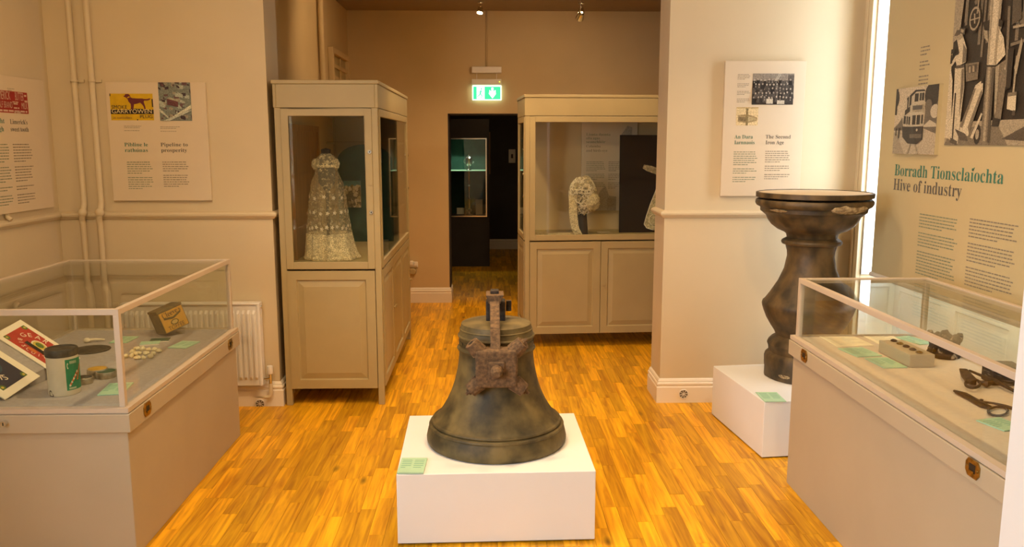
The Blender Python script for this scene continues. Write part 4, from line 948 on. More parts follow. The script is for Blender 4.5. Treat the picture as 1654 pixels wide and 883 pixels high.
# -- right pier panel
x0, x1, z0, z1 = 1.383, 1.862, 1.283, 2.072
Q = panel('beige information panel with a dark group photograph, behind the stone pedestal', ((x0 + x1) / 2, WY - .001, z0), 0, x1 - x0, z1 - z0)
Wq, Hq = x1 - x0, z1 - z0
def lq(u, v):  # board (1169,99) (1300,100) (1163,315)
    f = (v - 99) / 216.; xl = 1169 - 6 * f; a = (u - xl) / 131.; return (-Wq / 2 + a * Wq, (1 - f) * Hq)
gx0, gz0 = lq(1212, 168); gx1, gz1 = lq(1281, 119); gx1 = lq(1280, 140)[0]
rn = random.Random(9); pol = [((.26, .22, .17), rc(0, .70, 1, 1)), ((.40, .35, .27), [(.5, .72), (.62, 1), (.70, 1), (.58, .72)]), ((.12, .10, .08), rc(.85, .6, 1, .95))]
for row in range(5):
    for k in range(11):
        u = (k + .5 + .25 * (row % 2)) / 11.4 + rn.uniform(-.015, .015); v = .80 - row * .14 + rn.uniform(-.02, .02); g = rn.uniform(.02, .10)
        pol.append(((g, g * .85, g * .7), [(u - .05, v - .17), (u + .05, v - .17), (u + .04, v - .03), (u - .04, v - .03)])); q = rn.uniform(.30, .55); pol.append(((q, q * .85, q * .66), ell(u, v, .020, .034, 7)))
        if rn.random() < .35: pol.append(((.42, .36, .28), [(u - .012, v - .10), (u + .012, v - .10), (u, v - .04)]))
pol += [((.55, .48, .36), rc(.34, .03, .50, .19)), ((.55, .48, .36), rc(.60, .02, .78, .14))]
art('group_photograph', Q, gx0, gz0, gx1 - gx0, gz1 - gz0, pol, Y0, 'print', (.05, .04, .033))
ex0, ez0 = lq(1187, 201); ex1, ez1 = lq(1223, 172); ex1 = lq(1223, 186)[0]
art('works_engraving', Q, ex0, ez0, ex1 - ex0, ez1 - ez0, [((.34, .25, .12), [(.08, .20), (.5, .12), (.95, .25), (.95, .45), (.5, .62), (.08, .55)]), ((.20, .145, .07), [(.1, .28), (.48, .2), (.48, .45), (.1, .45)]), ((.42, .33, .17), [(.5, .2), (.9, .3), (.9, .4), (.5, .5)]), ((.24, .18, .08), rc(.44, .0, .54, 1)), ((.5, .36, .16), rc(0, .93, 1, 1))], Y0, 'print', (.66, .52, .28))
for s, u, v, wp, mm in (('An Dara', 1185, 222, 30, 'inkg'), ('Iarnnaois', 1185, 231, 33, 'inkg'), ('The Second', 1236, 222, 41, 'ink'), ('Iron Age', 1236, 231, 30, 'ink')):
    a, b = lq(u, v); lettering(Q, s, a, b, .032, mm, Y0, True, 'L', wp / 131. * Wq)
for (u, v, wp, ln, gp_, mm, sd, lh) in ((1189, 121, 22, 19, (4, 5, 9, 10, 14, 15), 'tinyink', 1, .0088), (1184, 244, 40, 15, (7, 11), 'tinygreen', 3, .0125), (1236, 243, 42, 14, (6, 10), 'tinyink', 4, .0125)):
    a, b = lq(u, v); words(Q, a, b, wp / 131. * Wq, ln, lh, mm, Y0, sd, gaps=gp_)
# -- side wall panel with red advert
yr, yl, z0, z1 = 4.855, 4.29, 1.232, 1.945
L_ = panel('beige information panel with a red butter and milk advert on the side wall', (WL + .001, (yr + yl) / 2, z0), R(90), yr - yl, z1 - z0)
Wl = yr - yl
def ll(u, v): q = PX(u, v, WL + TH); return (q.y - (yr + yl) / 2, q.z - z0)
ra, rb_ = ll(46, 184); rt_ = ll(44, 150)[1]; rw = .30
RED = (.36, .025, .02)
art('butter_advert', L_, ra - rw, rb_, rw, rt_ - rb_, [((.30, .02, .018), rc(.02, .03, .98, .97))], Y0, 'printflat', RED)
hh = rt_ - rb_
cr = bpy.data.materials.new('pale_red_ink') ; M['palered'] = mat('advert_cream_ink', (.62, .42, .30), .6)
lettering(L_, 'LIMERICK', ra - rw * .97, rb_ + hh * .60, .062, 'palered', Y0 - .001, False, 'L', rw * .42); lettering(L_, 'BUTTER', ra - rw * .40, rb_ + hh * .60, .062, 'palered', Y0 - .001, False, 'L', rw * .27)
lettering(L_, 'CALF BRAND', ra - rw * .97, rb_ + hh * .22, .048, 'palered', Y0 - .001, False, 'L', rw * .46); lettering(L_, 'MILK', ra - rw * .22, rb_ + hh * .22, .048, 'palered', Y0 - .001, False, 'L', rw * .19)
words(L_, ra - rw * .95, rb_ + hh * .05, rw * .9, 1, .028, 'palered', Y0 - .001, 5, last=1); words(L_, ra - rw * .5, rb_ + hh * .49, rw * .2, 1, .016, 'palered', Y0 - .001, 6, last=1)
words(L_, ra - rw * .11, rb_ + hh * .80, rw * .09, 2, .03, 'palered', Y0 - .001, 7, last=1); words(L_, ra - rw * .47, rb_ + hh * .40, rw * .2, 3, .022, 'palered', Y0 - .001, 8, last=1)
for s, u, v, u2, mm in (("Limerick's", 16, 200, 44, 'ink'), ('sweet tooth', 17, 212, 46, 'ink')):
    a, b = ll(u, v); a2 = ll(u2, v)[0]; lettering(L_, s, a, b, .036, mm, Y0, True, 'L', a2 - a)
a, b = ll(7, 199); lettering(L_, 'Eacht', a, b, .036, 'inkg', Y0, True, 'R', .11); a, b = ll(6, 212); lettering(L_, 'milsigh', a, b, .036, 'inkg', Y0, True, 'R', .13)
a, b = ll(20, 234); words(L_, a, b, ll(53, 260)[0] - a, 22, .0148, 'tinyink', Y0, 3, gaps=(7, 14, 17)); words(L_, a - .165, b, .13, 22, .0148, 'tinygreen', Y0, 4, gaps=(7, 14, 17))
a, b = ll(11, 143); words(L_, a, b, .07, 2, .009, 'tinyink', Y0, 9)

# ================================================================ BANNER
by1, by0 = 4.625, 2.95; bz0, bz1 = .845, 2.86; bxp = WR - .012
BN = thing('hanging_banner', 'large beige hanging banner with factory and tram photographs over the window', 'banner', (bxp, (by0 + by1) / 2, bz0), R(-90))
Wb = by1 - by0
MB().box(-Wb / 2, Wb / 2, 0, .003, .02, bz1 - bz0).build('banner_sheet', 'bannerc', BN)
mb = MB().tube([(-Wb / 2 - .004, .002, .012), (Wb / 2, .002, .012)], .014, 10); mb.build('bottom_rail', 'rail', BN)
MB().tube([(-Wb / 2 - .004, .002, bz1 - bz0), (Wb / 2, .002, bz1 - bz0)], .016, 10).build('top_rail', 'rail', BN)
def lb_(u, v): q = PX(u, v, bxp); return ((by0 + by1) / 2 - q.y, q.z - bz0)
# factory photograph
fx0, fz0 = lb_(1527, 234); fw_, fh_ = .98, bz1 - bz0 - fz0 - .02
def fu(u, v):                                            # photo pixel -> picture coordinates
    a, b = lb_(u, v); return ((a - fx0) / fw_, (b - fz0) / fh_)
def pg(*uv): return [fu(*q) for q in uv]
T1, T2, T3, T4, T5 = (.035, .026, .018), (.085, .066, .045), (.17, .135, .09), (.32, .26, .17), (.52, .435, .29)
rn = random.Random(12); pol = []
for k in range(26):
    u = rn.random(); wv = rn.uniform(.008, .03); g = rn.choice([T2, T3, T3, T4]); v0 = rn.uniform(.30, .6); pol.append((g, rc(u, v0, u + wv, min(1, v0 + rn.uniform(.2, .7)))))
for k in range(70):
    u, v = rn.random(), rn.uniform(.38, 1); s = rn.uniform(.015, .05); pol.append((rn.choice([T1, T2, T3, T4]), ell(u, v, s * .6, s * .5, 6)))
pol += [(T4, rc(0, 0, 1, .085)), (T3, [(.0, .0), (.5, .0), (.42, .07), (.05, .06)]), (T2, [(.45, .02), (1, .0), (1, .05), (.6, .06)])]
pol += [(T4, pg((1520, 50), (1528, 0), (1538, 0), (1530, 80))), (T4, pg((1541, 70), (1546, 0), (1560, 0), (1552, 60)))]
pol += [(T5, pg((1528, 118), (1538, 108), (1541, 130), (1538, 225), (1527, 222))),                       # white sack / column at the edge
        (T5, pg((1545, 110), (1560, 108), (1560, 140), (1549, 232), (1536, 226), (1543, 150))),                 # trousers
        (T5, pg((1548, 62), (1558, 58), (1564, 78), (1563, 100), (1548, 108), (1546, 98), (1552, 85))),        # torso
        (T5, pg((1546, 90), (1555, 86), (1540, 107), (1534, 105))),                                              # arm
        (T4, pg((1545, 58), (1547, 50), (1556, 46), (1558, 60), (1550, 66))), (T2, pg((1544, 58), (1548, 49), (1556, 47), (1557, 52), (1549, 58))),
        (T3, pg((1562, 103), (1584, 100), (1582, 128), (1563, 132))),
        (T5, pg((1551, 214), (1578, 138), (1591, 128), (1590, 150), (1566, 220))),                              # tilted barrel
        (T2, pg((1545, 208), (1562, 216), (1566, 228), (1553, 226))), (T1, ell(*fu(1581, 217), .028, .036)), (T4, ell(*fu(1581, 217), .014, .018)),
        (T4, pg((1592, 48), (1598, 50), (1599, 68), (1593, 62))), (T1, pg((1590, 36), (1602, 32), (1602, 50), (1593, 48))),
        (T5, pg((1614, 40), (1624, 60), (1627, 88), (1612, 105))), (T3, pg((1610, 108), (1628, 96), (1630, 120), (1619, 195), (1609, 190))),
        (T5, pg((1604, 0), (1622, 0), (1611, 105), (1597, 105))), (T1, pg((1597, 105), (1611, 105), (1611, 108), (1597, 108))), (T3, pg((1597, 108), (1610, 108), (1601, 232), (1586, 228))), (T4, pg((1599, 108), (1603, 108), (1594, 228), (1590, 228))),
        (T1, pg((1545, 150), (1547, 150), (1542, 224), (1540, 224))), (T3, pg((1556, 112), (1560, 110), (1559, 142), (1552, 190))), (T3, pg((1559, 70), (1564, 80), (1563, 99), (1557, 102))), (T2, pg((1547, 106), (1561, 104), (1561, 109), (1547, 111))),
        (T2, pg((1553, 44), (1562, 46), (1561, 56), (1554, 54))), (T4, pg((1555, 47), (1560, 48), (1559, 53), (1555, 52))), (T1, pg((1530, 82), (1546, 78), (1545, 84), (1531, 90))), (T1, pg((1534, 90), (1541, 88), (1541, 102), (1535, 104))), (T3, pg((1521, 96), (1536, 92), (1536, 97), (1521, 102))),
        (T3, pg((1566, 205), (1588, 145), (1590, 150), (1568, 216))), (T3, pg((1553, 205), (1577, 143), (1580, 142), (1557, 206))), (T1, pg((1588, 124), (1592, 122), (1591, 134), (1588, 135))), (T5, pg((1570, 222), (1588, 182), (1590, 184), (1574, 224))), (T2, pg((1538, 222), (1549, 228), (1547, 234), (1537, 230))),
        (T2, pg((1566, 106), (1581, 103), (1580, 116), (1567, 119))), (T4, pg((1568, 108), (1571, 107), (1571, 117), (1568, 118))), (T4, pg((1574, 106), (1577, 106), (1577, 116), (1574, 116))),
        (T4, pg((1605, 0), (1608, 0), (1600, 104), (1597, 104))), (T4, pg((1618, 0), (1622, 0), (1611, 104), (1608, 104))), (T2, pg((1606, 110), (1610, 110), (1601, 230), (1597, 230))),
        (T4, pg((1612, 108), (1618, 104), (1612, 180), (1609, 186))), (T1, pg((1617, 30), (1624, 34), (1622, 44), (1616, 42))), (T5, pg((1628, 100), (1634, 108), (1630, 116), (1626, 112))), (T1, pg((1607, 190), (1619, 192), (1616, 204), (1605, 204))),
        (T3, pg((1632, 10), (1636, 10), (1630, 140), (1626, 140))), (T2, pg((1640, 0), (1654, 0), (1654, 30), (1638, 40))), (T4, pg((1640, 42), (1660, 38), (1660, 42), (1640, 46))), (T3, pg((1636, 70), (1660, 62), (1660, 67), (1636, 75))), (T1, pg((1632, 80), (1642, 76), (1636, 140), (1628, 146))), (T4, pg((1645, 90), (1648, 90), (1642, 150), (1639, 150))),
        (T1, ell(*fu(1578, 30), .05, .05)), (T4, ell(*fu(1578, 30), .042, .042)), (T1, ell(*fu(1578, 30), .034, .034)), (T4, pg((1570, 32), (1587, 27), (1587, 29), (1570, 34))), (T4, pg((1577, 22), (1579, 22), (1579, 38), (1577, 38))), (T3, pg((1565, 0), (1569, 0), (1566, 40), (1562, 42))), (T4, pg((1584, 0), (1586, 0), (1583, 22), (1581, 22))),
        (T5, pg((1632, 150), (1646, 148), (1644, 180), (1630, 176))), (T3, pg((1632, 150), (1646, 148), (1646, 154), (1632, 156))), (T2, pg((1640, 178), (1644, 178), (1643, 186), (1638, 186))), (T4, pg((1642, 110), (1654, 60), (1656, 70), (1646, 120)))]
art('factory_photograph', BN, fx0, fz0, fw_, fh_, pol, -.001, 'print', T1)
# tram photograph
tx0, tz0 = lb_(1447, 248); tx1, tz1 = lb_(1523, 150); tz1 = lb_(1455, 144)[1]; tw, th_ = tx1 - tx0, tz1 - tz0
def tu(a, b): return (a, b)
sky, road, dk, md, lt = (.50, .41, .28), (.40, .33, .23), (.04, .032, .024), (.13, .105, .075), (.47, .40, .28)
pol = [(road, rc(0, 0, 1, .36)), ((.30, .245, .17), [(0, 0), (.3, 0), (.1, .3), (0, .34)]), (md, [(0, .40), (.10, .46), (.2, .56), (.24, .36), (0, .36)]), (dk, rc(0, .60, .05, 1)), (dk, ell(.04, .85, .05, .12)),
       (md, [(.72, .38), (.74, .80), (1, .95), (1, .30)]), (dk, ell(.86, .86, .16, .20)), (dk, ell(.93, .98, .16, .14)), (md, ell(.80, .70, .08, .10)), (lt, ell(.95, .62, .10, .10)), (lt, [(.72, .42), (.85, .50), (1, .44), (1, .40), (.72, .40)]),
       (lt, [(.26, .82), (.50, .95), (.70, .93), (.72, .42), (.42, .41), (.22, .46)]), (dk, [(.28, .84), (.48, .955), (.68, .945), (.71, .92), (.50, .925), (.30, .80)]),
       (dk, rc(.47, .78, .56, .90)), (dk, rc(.585, .79, .69, .90)), (dk, [(.30, .68), (.40, .74), (.40, .87), (.30, .80)]), (lt, rc(.335, .7, .35, .88)), (lt, rc(.63, .78, .64, .9)),
       (dk, rc(.45, .44, .53, .58)), (dk, rc(.555, .44, .635, .58)), (dk, rc(.66, .45, .70, .58)), (dk, [(.26, .58), (.38, .64), (.38, .72), (.26, .66)]), (dk, [(.24, .46), (.40, .44), (.40, .56), (.24, .58)]), (lt, rc(.30, .44, .315, .58)), (lt, rc(.35, .44, .365, .58)),
       (dk, [(.22, .42), (.42, .41), (.72, .41), (.72, .22), (.60, .15), (.38, .16), (.24, .26)]), (lt, ell(.58, .36, .02, .02)), (md, rc(.42, .24, .70, .30)), ((.3, .25, .17), [(.36, .0), (.40, .0), (.46, .15), (.44, .15)]), ((.3, .25, .17), [(.62, .0), (.66, .0), (.56, .15), (.54, .15)]),
       (dk, rc(.13, .24, .16, .40)), (dk, rc(.06, .28, .08, .40)), ((.36, .30, .2), rc(.44, .63, .70, .73))]
art('tram_photograph', BN, tx0, tz0, tw, th_, pol, -.0195, 'print', sky)
MB().box(tx0, tx0 + tw, -.0193, -.0, tz0, tz0 + th_).build('tram_photograph_mount', 'bannerc', BN)
words(BN, tx0 + .46 * tw, tz0 + .66 * th_, .22 * tw, 1, .06, 'ink', -.0255, 15, last=1)
for s, u, v, u2, mm, size in (('Borradh Tionsclaíochta', 1445, 283, 1622, 'inkg', .088), ('Hive of industry', 1443, 306, 1554, 'ink', .088)):
    a, b = lb_(u, v); a2 = lb_(u2, v)[0]; lettering(BN, s, a, b, size, mm, -.0015, True, 'L', a2 - a, thin=.003)
for (u, v, u2, ln, gp_, mm, sd) in ((1486, 346, 1551, 20, (5, 11), 'tinygreen', 5), (1567, 354, 1650, 20, (6, 13), 'tinyink', 6)):
    a, b = lb_(u, v); words(BN, a, b, lb_(u2, v)[0] - a, ln, .0158, mm, -.0015, sd, gaps=gp_)
a, b = lb_(1488, 78); words(BN, a, b, lb_(1505, 78)[0] - a, 12, .018, 'tinyink', -.0015, 7, gaps=(3, 7))

# ================================================================ CABINETS
def cabinet(label, loc, rz):
    L, Wd = 1.75, .60; t = thing('tall_cabinet', label, 'cabinet', loc, rz, 'tall grey lace cabinets'); x0, x1, y0, y1 = -L / 2, L / 2, -Wd / 2, Wd / 2
    c = .036
    for sx in (0, 1):
        for sy in (0, 1):
            px = x0 if sx == 0 else x1 - c; py = y0 if sy == 0 else y1 - c
            MB().box(px, px + c, py, py + c, 0, 1.80).build('corner_post', 'cab', t, .002)
    MB().box(x0 + c, x1 - c, y0 + .03, y1 - .008, .10, .125).build('bottom_board', 'cab', t)
    MB().box(x0 + .012, x1 - .012, y0 + .012, y1 - .012, .845, .872).build('shelf_board', 'cab', t)
    MB().box(x0 + c, x1 - c, y1 - .022, y1 - .01, .125, .845).build('lower_back', 'cab', t)
    MB().box(x0 + c, x1 - c, y1 - .020, y1 - .006, .872, 1.80).build('upper_back', 'wallfar', t)
    # frieze and cornice
    for a, b, p, q in ((x0 - .004, x1 + .004, y0 - .004, y0 + .014), (x0 - .004, x1 + .004, y1 - .014, y1 + .004), (x0 - .004, x0 + .014, y0 + .014, y1 - .014), (x1 - .014, x1 + .004, y0 + .014, y1 - .014)):
        MB().box(a, b, p, q, 1.80, 1.935).build('frieze_board', 'cab', t, .003)
    MB().box(x0 + .014, x1 - .014, y0 + .014, y1 - .014, 1.795, 1.81).build('upper_ceiling', 'cab', t)
    MB().box(x0 - .010, x1 + .010, y0 - .010, y1 + .010, 1.935, 1.958).build('cornice', 'cab', t, .004)
    # long glazed front
    fr = .042; zb, zt2 = .850, 1.795; yf_ = y0 - .006
    mb = MB(); mb.box(x0 + c, x0 + c + fr, yf_, yf_ + .022, zb, zt2); mb.box(x1 - c - fr, x1 - c, yf_, yf_ + .022, zb, zt2); mb.box(x0 + c + fr, x1 - c - fr, yf_, yf_ + .022, zb, zb + fr); mb.box(x0 + c + fr, x1 - c - fr, yf_, yf_ + .022, zt2 - fr, zt2)
    gf = mb.build('glazed_door', 'cab', t, .002)
    MB().box(x0 + c + fr - .004, x1 - c - fr + .004, yf_ + .008, yf_ + .014, zb + fr - .004, zt2 - fr + .004).build('pane', 'glass', gf)
    for zz in (1.24, 1.50): MB().tube([(x1 - c - fr / 2, yf_, zz), (x1 - c - fr / 2, yf_ - .006, zz)], .010, 12).build('cam_lock', 'chrome', gf)
    # narrow ends: glazed on the near end, plain board on the far end
    for s in (-1,):
        xa = x0 - .006
        mb = MB(); mb.box(xa, xa + .022, y0 + c, y0 + c + fr, zb, zt2); mb.box(xa, xa + .022, y1 - c - fr, y1 - c, zb, zt2); mb.box(xa, xa + .022, y0 + c + fr, y1 - c - fr, zb, zb + fr); mb.box(xa, xa + .022, y0 + c + fr, y1 - c - fr, zt2 - fr, zt2)
        ge = mb.build('glazed_end', 'cab', t, .002)
        MB().box(xa + .008, xa + .014, y0 + c + fr - .004, y1 - c - fr + .004, zb + fr - .004, zt2 - fr + .004).build('pane', 'glass', ge)
        for zz in (1.19, 1.545):
            lk_ = MB().tube([(xa, y0 + c + .014, zz), (xa - .006, y0 + c + .014, zz)], .012, 16).build('cam_lock', 'chrome', ge)
            MB().tube([(xa - .006, y0 + c + .014, zz), (xa - .0065, y0 + c + .014, zz)], .004, 8).build('keyhole', 'black', lk_)
        MB().tube([(xa, y0 + c + .012, 1.36), (xa - .008, y0 + c + .012, 1.36)], .010, 12).build('pull_knob', 'cab', ge)
    MB().box(x1 - .02, x1 - .006, y0 + c, y1 - c, .10, 1.80).build('end_board', 'cab', t)
    # raised panel doors
    DP = [(0, .016), (0, 0), (.054, 0), (.060, .010), (.064, .010)]; RP = [(.0, .010), (.030, .003), (.033, .002)]
    def door(o, ux, n, wd, z0, z1, knob=None):
        o = Vector(o); d = MB(); ring_panel(d, o + Vector((0, 0, z0)), ux, (0, 0, 1), [-q for q in n], wd, z1 - z0, DP)
        dd = d.build('panel_door', 'cab', t); i = .064
        p = MB(); ring_panel(p, o + Vector(ux) * i + Vector((0, 0, z0 + i)), ux, (0, 0, 1), [-q for q in n], wd - 2 * i, z1 - z0 - 2 * i, RP); p.build('raised_panel', 'cab', dd)
        if knob is not None:
            a = o + Vector(ux) * knob + Vector((0, 0, (z0 + z1) / 2 + .03)); MB().tube([a, a + Vector(n) * .006, a + Vector(n) * .014], [.006, .006, .011], 14).build('knob', 'cab', dd)
    wdd = (L - 2 * c) / 3
    for k in range(3): door((x0 + c + k * wdd + .002, y0 - .006, 0), (1, 0, 0), (0, -1, 0), wdd - .004, .108, .838, wdd - .03 if k % 2 == 0 else .025)
    door((x0 - .006, y1 - c + .001, 0), (0, -1, 0), (-1, 0, 0), Wd - 2 * c - .002, .108, .838)
    return t
# dress cabinet: long front faces +X, narrow glazed end faces the viewer
A_X0, A_Y0 = -1.252, 4.94
cabinet('tall grey cabinet with a glazed end showing the white lace dress', (A_X0 + .30, A_Y0 + .875, 0), R(90))
bq = PZ(850, 541, .1); B_ang = R(3.2)
bo = Vector((bq.x - .012, bq.y, 0)); cB = bo + Vector((math.cos(B_ang), math.sin(B_ang), 0)) * .875 + Vector((-math.sin(B_ang), math.cos(B_ang), 0)) * .30
cabinet('long grey cabinet with a wide glass front showing the lace bonnet', cB, B_ang)
SZ = .872
# ---- in the dress cabinet
dy = 5.22
d0 = PY(532, 412, dy); dr = thing('lace_dress', 'long cream lace christening gown with flounced hem on a stand', 'dress', (d0.x, dy, SZ))
def dz(v): return PY(532, v, dy).z - SZ
def dh(px): return px * 5.3 / F
hem, knee, waist, neck = dz(416), dz(372), dz(268), dz(247)
def fold(r, z, a): f = max(0, (waist - z) / (waist - hem)); return r * (1 + (.05 + .03 * f) * math.sin(9 * a + .6) * f + .03 * math.sin(17 * a) * f) + (.035 * f ** 6 * max(0, math.cos(a + .3)))
pro = [(dh(38), max(hem, .004)), (dh(36), hem + .05), (dh(33), knee + .03), (dh(29.5), (knee + waist) / 2 - .04), (dh(25), (knee + waist) / 2 + .10), (dh(20), waist - .06), (dh(15.5), waist)]
def seg(lo, hi):
    out = []
    for i in range(13):
        z = lo + (hi - lo) * i / 12
        for (ra_, za), (rb2, zb2) in zip(pro, pro[1:]):
            if za - 1e-6 <= z <= zb2 + 1e-6: out.append((ra_ + (rb2 - ra_) * (z - za) / (zb2 - za), z)); break
    return out
lo_ = pro[0][1]
MB().lathe(seg(lo_ + .16, waist), 90, cap=False, fn=fold).build('skirt', 'lacen', dr)
MB().lathe(seg(lo_ + .008, lo_ + .16), 90, cap=False, fn=fold).build('flounce', 'laced', dr)
mb = MB(); mb.lathe([(dh(37.5), lo_), (dh(38.6), lo_ + .012), (dh(37), lo_ + .022)], 120, cap=False, fn=lambda r, z, a: fold(r, z, a) + .002 * math.sin(36 * a)); mb.build('scalloped_hem', 'laced', dr)
MB().lathe([(dh(15.5), waist), (dh(16), waist + .01), (dh(15), waist + .03), (dh(14), neck - .025), (dh(8), neck - .004), (dh(5), neck)], 40, cap=False).build('bodice', 'lace', dr)
MB().lathe([(dh(15.8), waist - .008), (dh(16.5), waist), (dh(15.8), waist + .008)], 40, cap=False).build('waistband', 'laced', dr)
for s in (-1, 1): MB().sphere((s * dh(16), -dh(5), waist + .012), dh(6), dh(6), dh(9), 14, 9, lambda d: 1 + .08 * math.sin(9 * d.x) * math.sin(8 * d.z)).build('sleeve', 'lace', dr)
mb = MB()
rn = random.Random(6)
for ring, zz, cnt in ((0, lo_ + .20, 26), (1, (lo_ + waist) / 2, 18), (2, (lo_ + waist) / 2 + .10, 12)):
    for k in range(cnt):
        a = 2 * PI * k / cnt; z = zz + rn.uniform(-.01, .01); r = [q for q in seg(z - .001, z + .001)][0][0]; rr2 = fold(r, z, a) + .003
        for j in range(5):
            b = 2 * PI * j / 5; c_ = Vector((math.cos(a) * rr2, math.sin(a) * rr2, z)); tx = Vector((-math.sin(a), math.cos(a), 0))
            mb.add([c_, c_ + (tx * math.cos(b - .4) + Vector((0, 0, math.sin(b - .4)))) * .008, c_ + (tx * math.cos(b) + Vector((0, 0, math.sin(b)))) * .014, c_ + (tx * math.cos(b + .4) + Vector((0, 0, math.sin(b + .4)))) * .008], [(0, 1, 2, 3)])
mb.build('embroidered_sprigs', 'creamink', dr)['kind'] = 'stuff'
std = thing('dress_stand', 'dark dress stand inside the lace gown', 'stand', (d0.x, dy, SZ))
MB().lathe([(0, 0), (.07, 0), (.07, .01), (.012, .016), (.009, .03), (.009, waist - .02)], 24).build('stand_foot', 'velvet', std)
MB().lathe([(.009, waist - .16), (dh(13), waist - .10), (dh(13.5), waist - .02), (dh(11), neck - .03), (dh(7), neck - .002), (dh(7.5), neck + .022), (0, neck + .03)], 28, cap=False).build('torso_form', 'velvet', std)
# green arched board with a picture
gy = 6.15; g0 = PY(556, 400, gy); g1 = PY(606, 400, gy); gt_ = PY(575, 233, gy).z - SZ; gw = .40
gxc = g0.x + gw / 2 - .03
if gxc + gw / 2 > A_X0 + .57: gxc = A_X0 + .57 - gw / 2
gb = thing('arched_board', 'dark green arch-topped display board behind the lace dress', 'display board', (gxc, gy, SZ))
arc = [(-gw / 2, 0), (gw / 2, 0), (gw / 2, gt_ - .12)] + [(gw / 2 * math.cos(a), gt_ - .12 + .12 * math.sin(a)) for a in [PI * k / 16 for k in range(1, 16)]] + [(-gw / 2, gt_ - .12)]
MB().prism(arc, 0, .012).build('board', 'green', gb); MB().bar((0, .012, .35), (0, .12, .003), .03, .008).build('strut', 'green', gb)
gp0 = PY(556, 335, gy - .01); gp1 = PY(582, 292, gy - .01)
ph_ = thing('lace_photograph', 'small photograph of cream lace pinned to the green arched board', 'photograph', ((gp0.x + gp1.x) / 2, gy - .001, gp0.z))
gw2, gh2 = gp1.x - gp0.x, gp1.z - gp0.z
MB().box(-gw2 / 2, gw2 / 2, -.006, 0, 0, gh2).build('photo_board', 'panel', ph_)
rn = random.Random(3); art('photo_print', ph_, -gw2 / 2, 0, gw2, gh2, [((.10, .24, .22), rc(0, .8, 1, 1))] + [(rn.choice([(.6, .5, .28), (.45, .36, .18), (.2, .16, .08), (.66, .57, .36)]), ell(rn.random(), rn.random() * .8, .09, .07, 7)) for _ in range(60)], -.0065, 'print', (.18, .14, .07))
gt2 = PY(575, 250, gy - .01).z - SZ
# varnished board leaning at the cabinet back
t = thing('varnished_panel', 'varnished brown wooden panel at the back of the dress cabinet', 'panel', (A_X0 + .035, A_Y0 + .62, SZ)); MB().box(-.004, .008, -.40, .40, 0, .84).build('panel_sheet', 'woodorange', t)
MB().box(.008, .016, -.40, -.36, 0, .84).build('panel_stile', 'woodorange', t); MB().box(.008, .016, .36, .40, 0, .84).build('panel_stile', 'woodorange', t); MB().box(.008, .016, -.36, .36, .80, .84).build('panel_rail', 'woodorange', t)
for k, zz in enumerate((1.12, 1.38, 1.60)):
    t = thing('glass_shelf', ('lowest', 'middle', 'topmost')[k] + ' glass shelf at the far end of the dress cabinet', 'shelf', (A_X0 + .30, A_Y0 + 1.545, zz), group='glass shelves'); MB().box(-.27, .27, -.16, .16, 0, .008).build('shelf_pane', 'acrylic', t)
    for s in (-1, 1): MB().box(s * .27 - .004, s * .27 + .004, -.155, .155, -.012, 0).build('shelf_batten', 'cab', t)

# ---- in the bonnet cabinet
def BL_(u, v, depth):                       # pixel -> point at a depth behind the cabinet's front
    n = Vector((-math.sin(B_ang), math.cos(B_ang), 0)); return PP(u, v, bo + n * depth, n)
b0 = BL_(940, 372, .22)
st = thing('bonnet_stand', 'black tapered stand under the lace bonnet', 'stand', (b0.x, b0.y, SZ), B_ang)
hz_ = BL_(938, 318, .22).z - SZ
MB().lathe([(0, 0), (.052, 0), (.048, .02), (.030, hz_ - .06), (.028, hz_ - .04), (0, hz_ - .04)], 24, cap=False).build('stand_column', 'velvet', st)
MB().sphere((-.005, 0, hz_), .07, .07, .085, 18, 12).build('stand_head', 'velvet', st)
bn = thing('lace_bonnet', 'openwork cream lace bonnet with long hanging lappets on a black stand', 'bonnet', (b0.x, b0.y, SZ), B_ang)
rn = random.Random(21); 
mb = MB().sphere((0, 0, hz_ + .01), .105, .10, .15, 36, 24, lambda d: (1 + .07 * math.sin(7 * d.x + 2) * math.sin(6 * d.z) + .05 * math.sin(15 * d.y + 5 * d.z)) * (1.05 if d.x > 0 else .96)); mb.build('bonnet_crown', 'lace', bn)
mb = MB()
for k in range(90):
    a = rn.uniform(-PI, 0); z = rn.uniform(-.9, .9); pts = []
    for i in range(6):
        zz = z + rn.uniform(-.16, .16); aa = a + rn.uniform(-.35, .35); rr2 = math.sqrt(max(0, 1 - zz * zz * .9)); pts.append((.112 * rr2 * math.cos(aa), .108 * rr2 * math.sin(aa), hz_ + .01 + .155 * zz))
    mb.tube(pts, .0028, 5)
o = mb.build('worked_braid', 'creamink', bn); o['kind'] = 'stuff'
for sx_, ln in ((-.075, hz_ - .012), ):
    pts = [(sx_ - .01, -.06, hz_ + .02), (sx_ - .012, -.075, hz_ * .6), (sx_ + .005, -.08, .06), (sx_ + .03, -.09, .006), (sx_ - .12, -.10, .006)]
    vs = []; fs = []
    for i, p_ in enumerate(pts):
        for s in (-1, 1): vs.append((p_[0] + s * .032, p_[1] - (.02 if i >= 3 else 0) * s, p_[2]))
    for i in range(len(pts) - 1): fs.append((2 * i, 2 * i + 1, 2 * i + 3, 2 * i + 2))
    MB().add(vs, fs).build('lappet', 'laced', bn)
mb = MB().sphere((.06, -.05, hz_ - .035), .075, .06, .075, 24, 16, lambda d: 1 + .10 * math.sin(11 * d.x) * math.sin(9 * d.z + 1)); mb.build('gathered_frill', 'laced', bn)
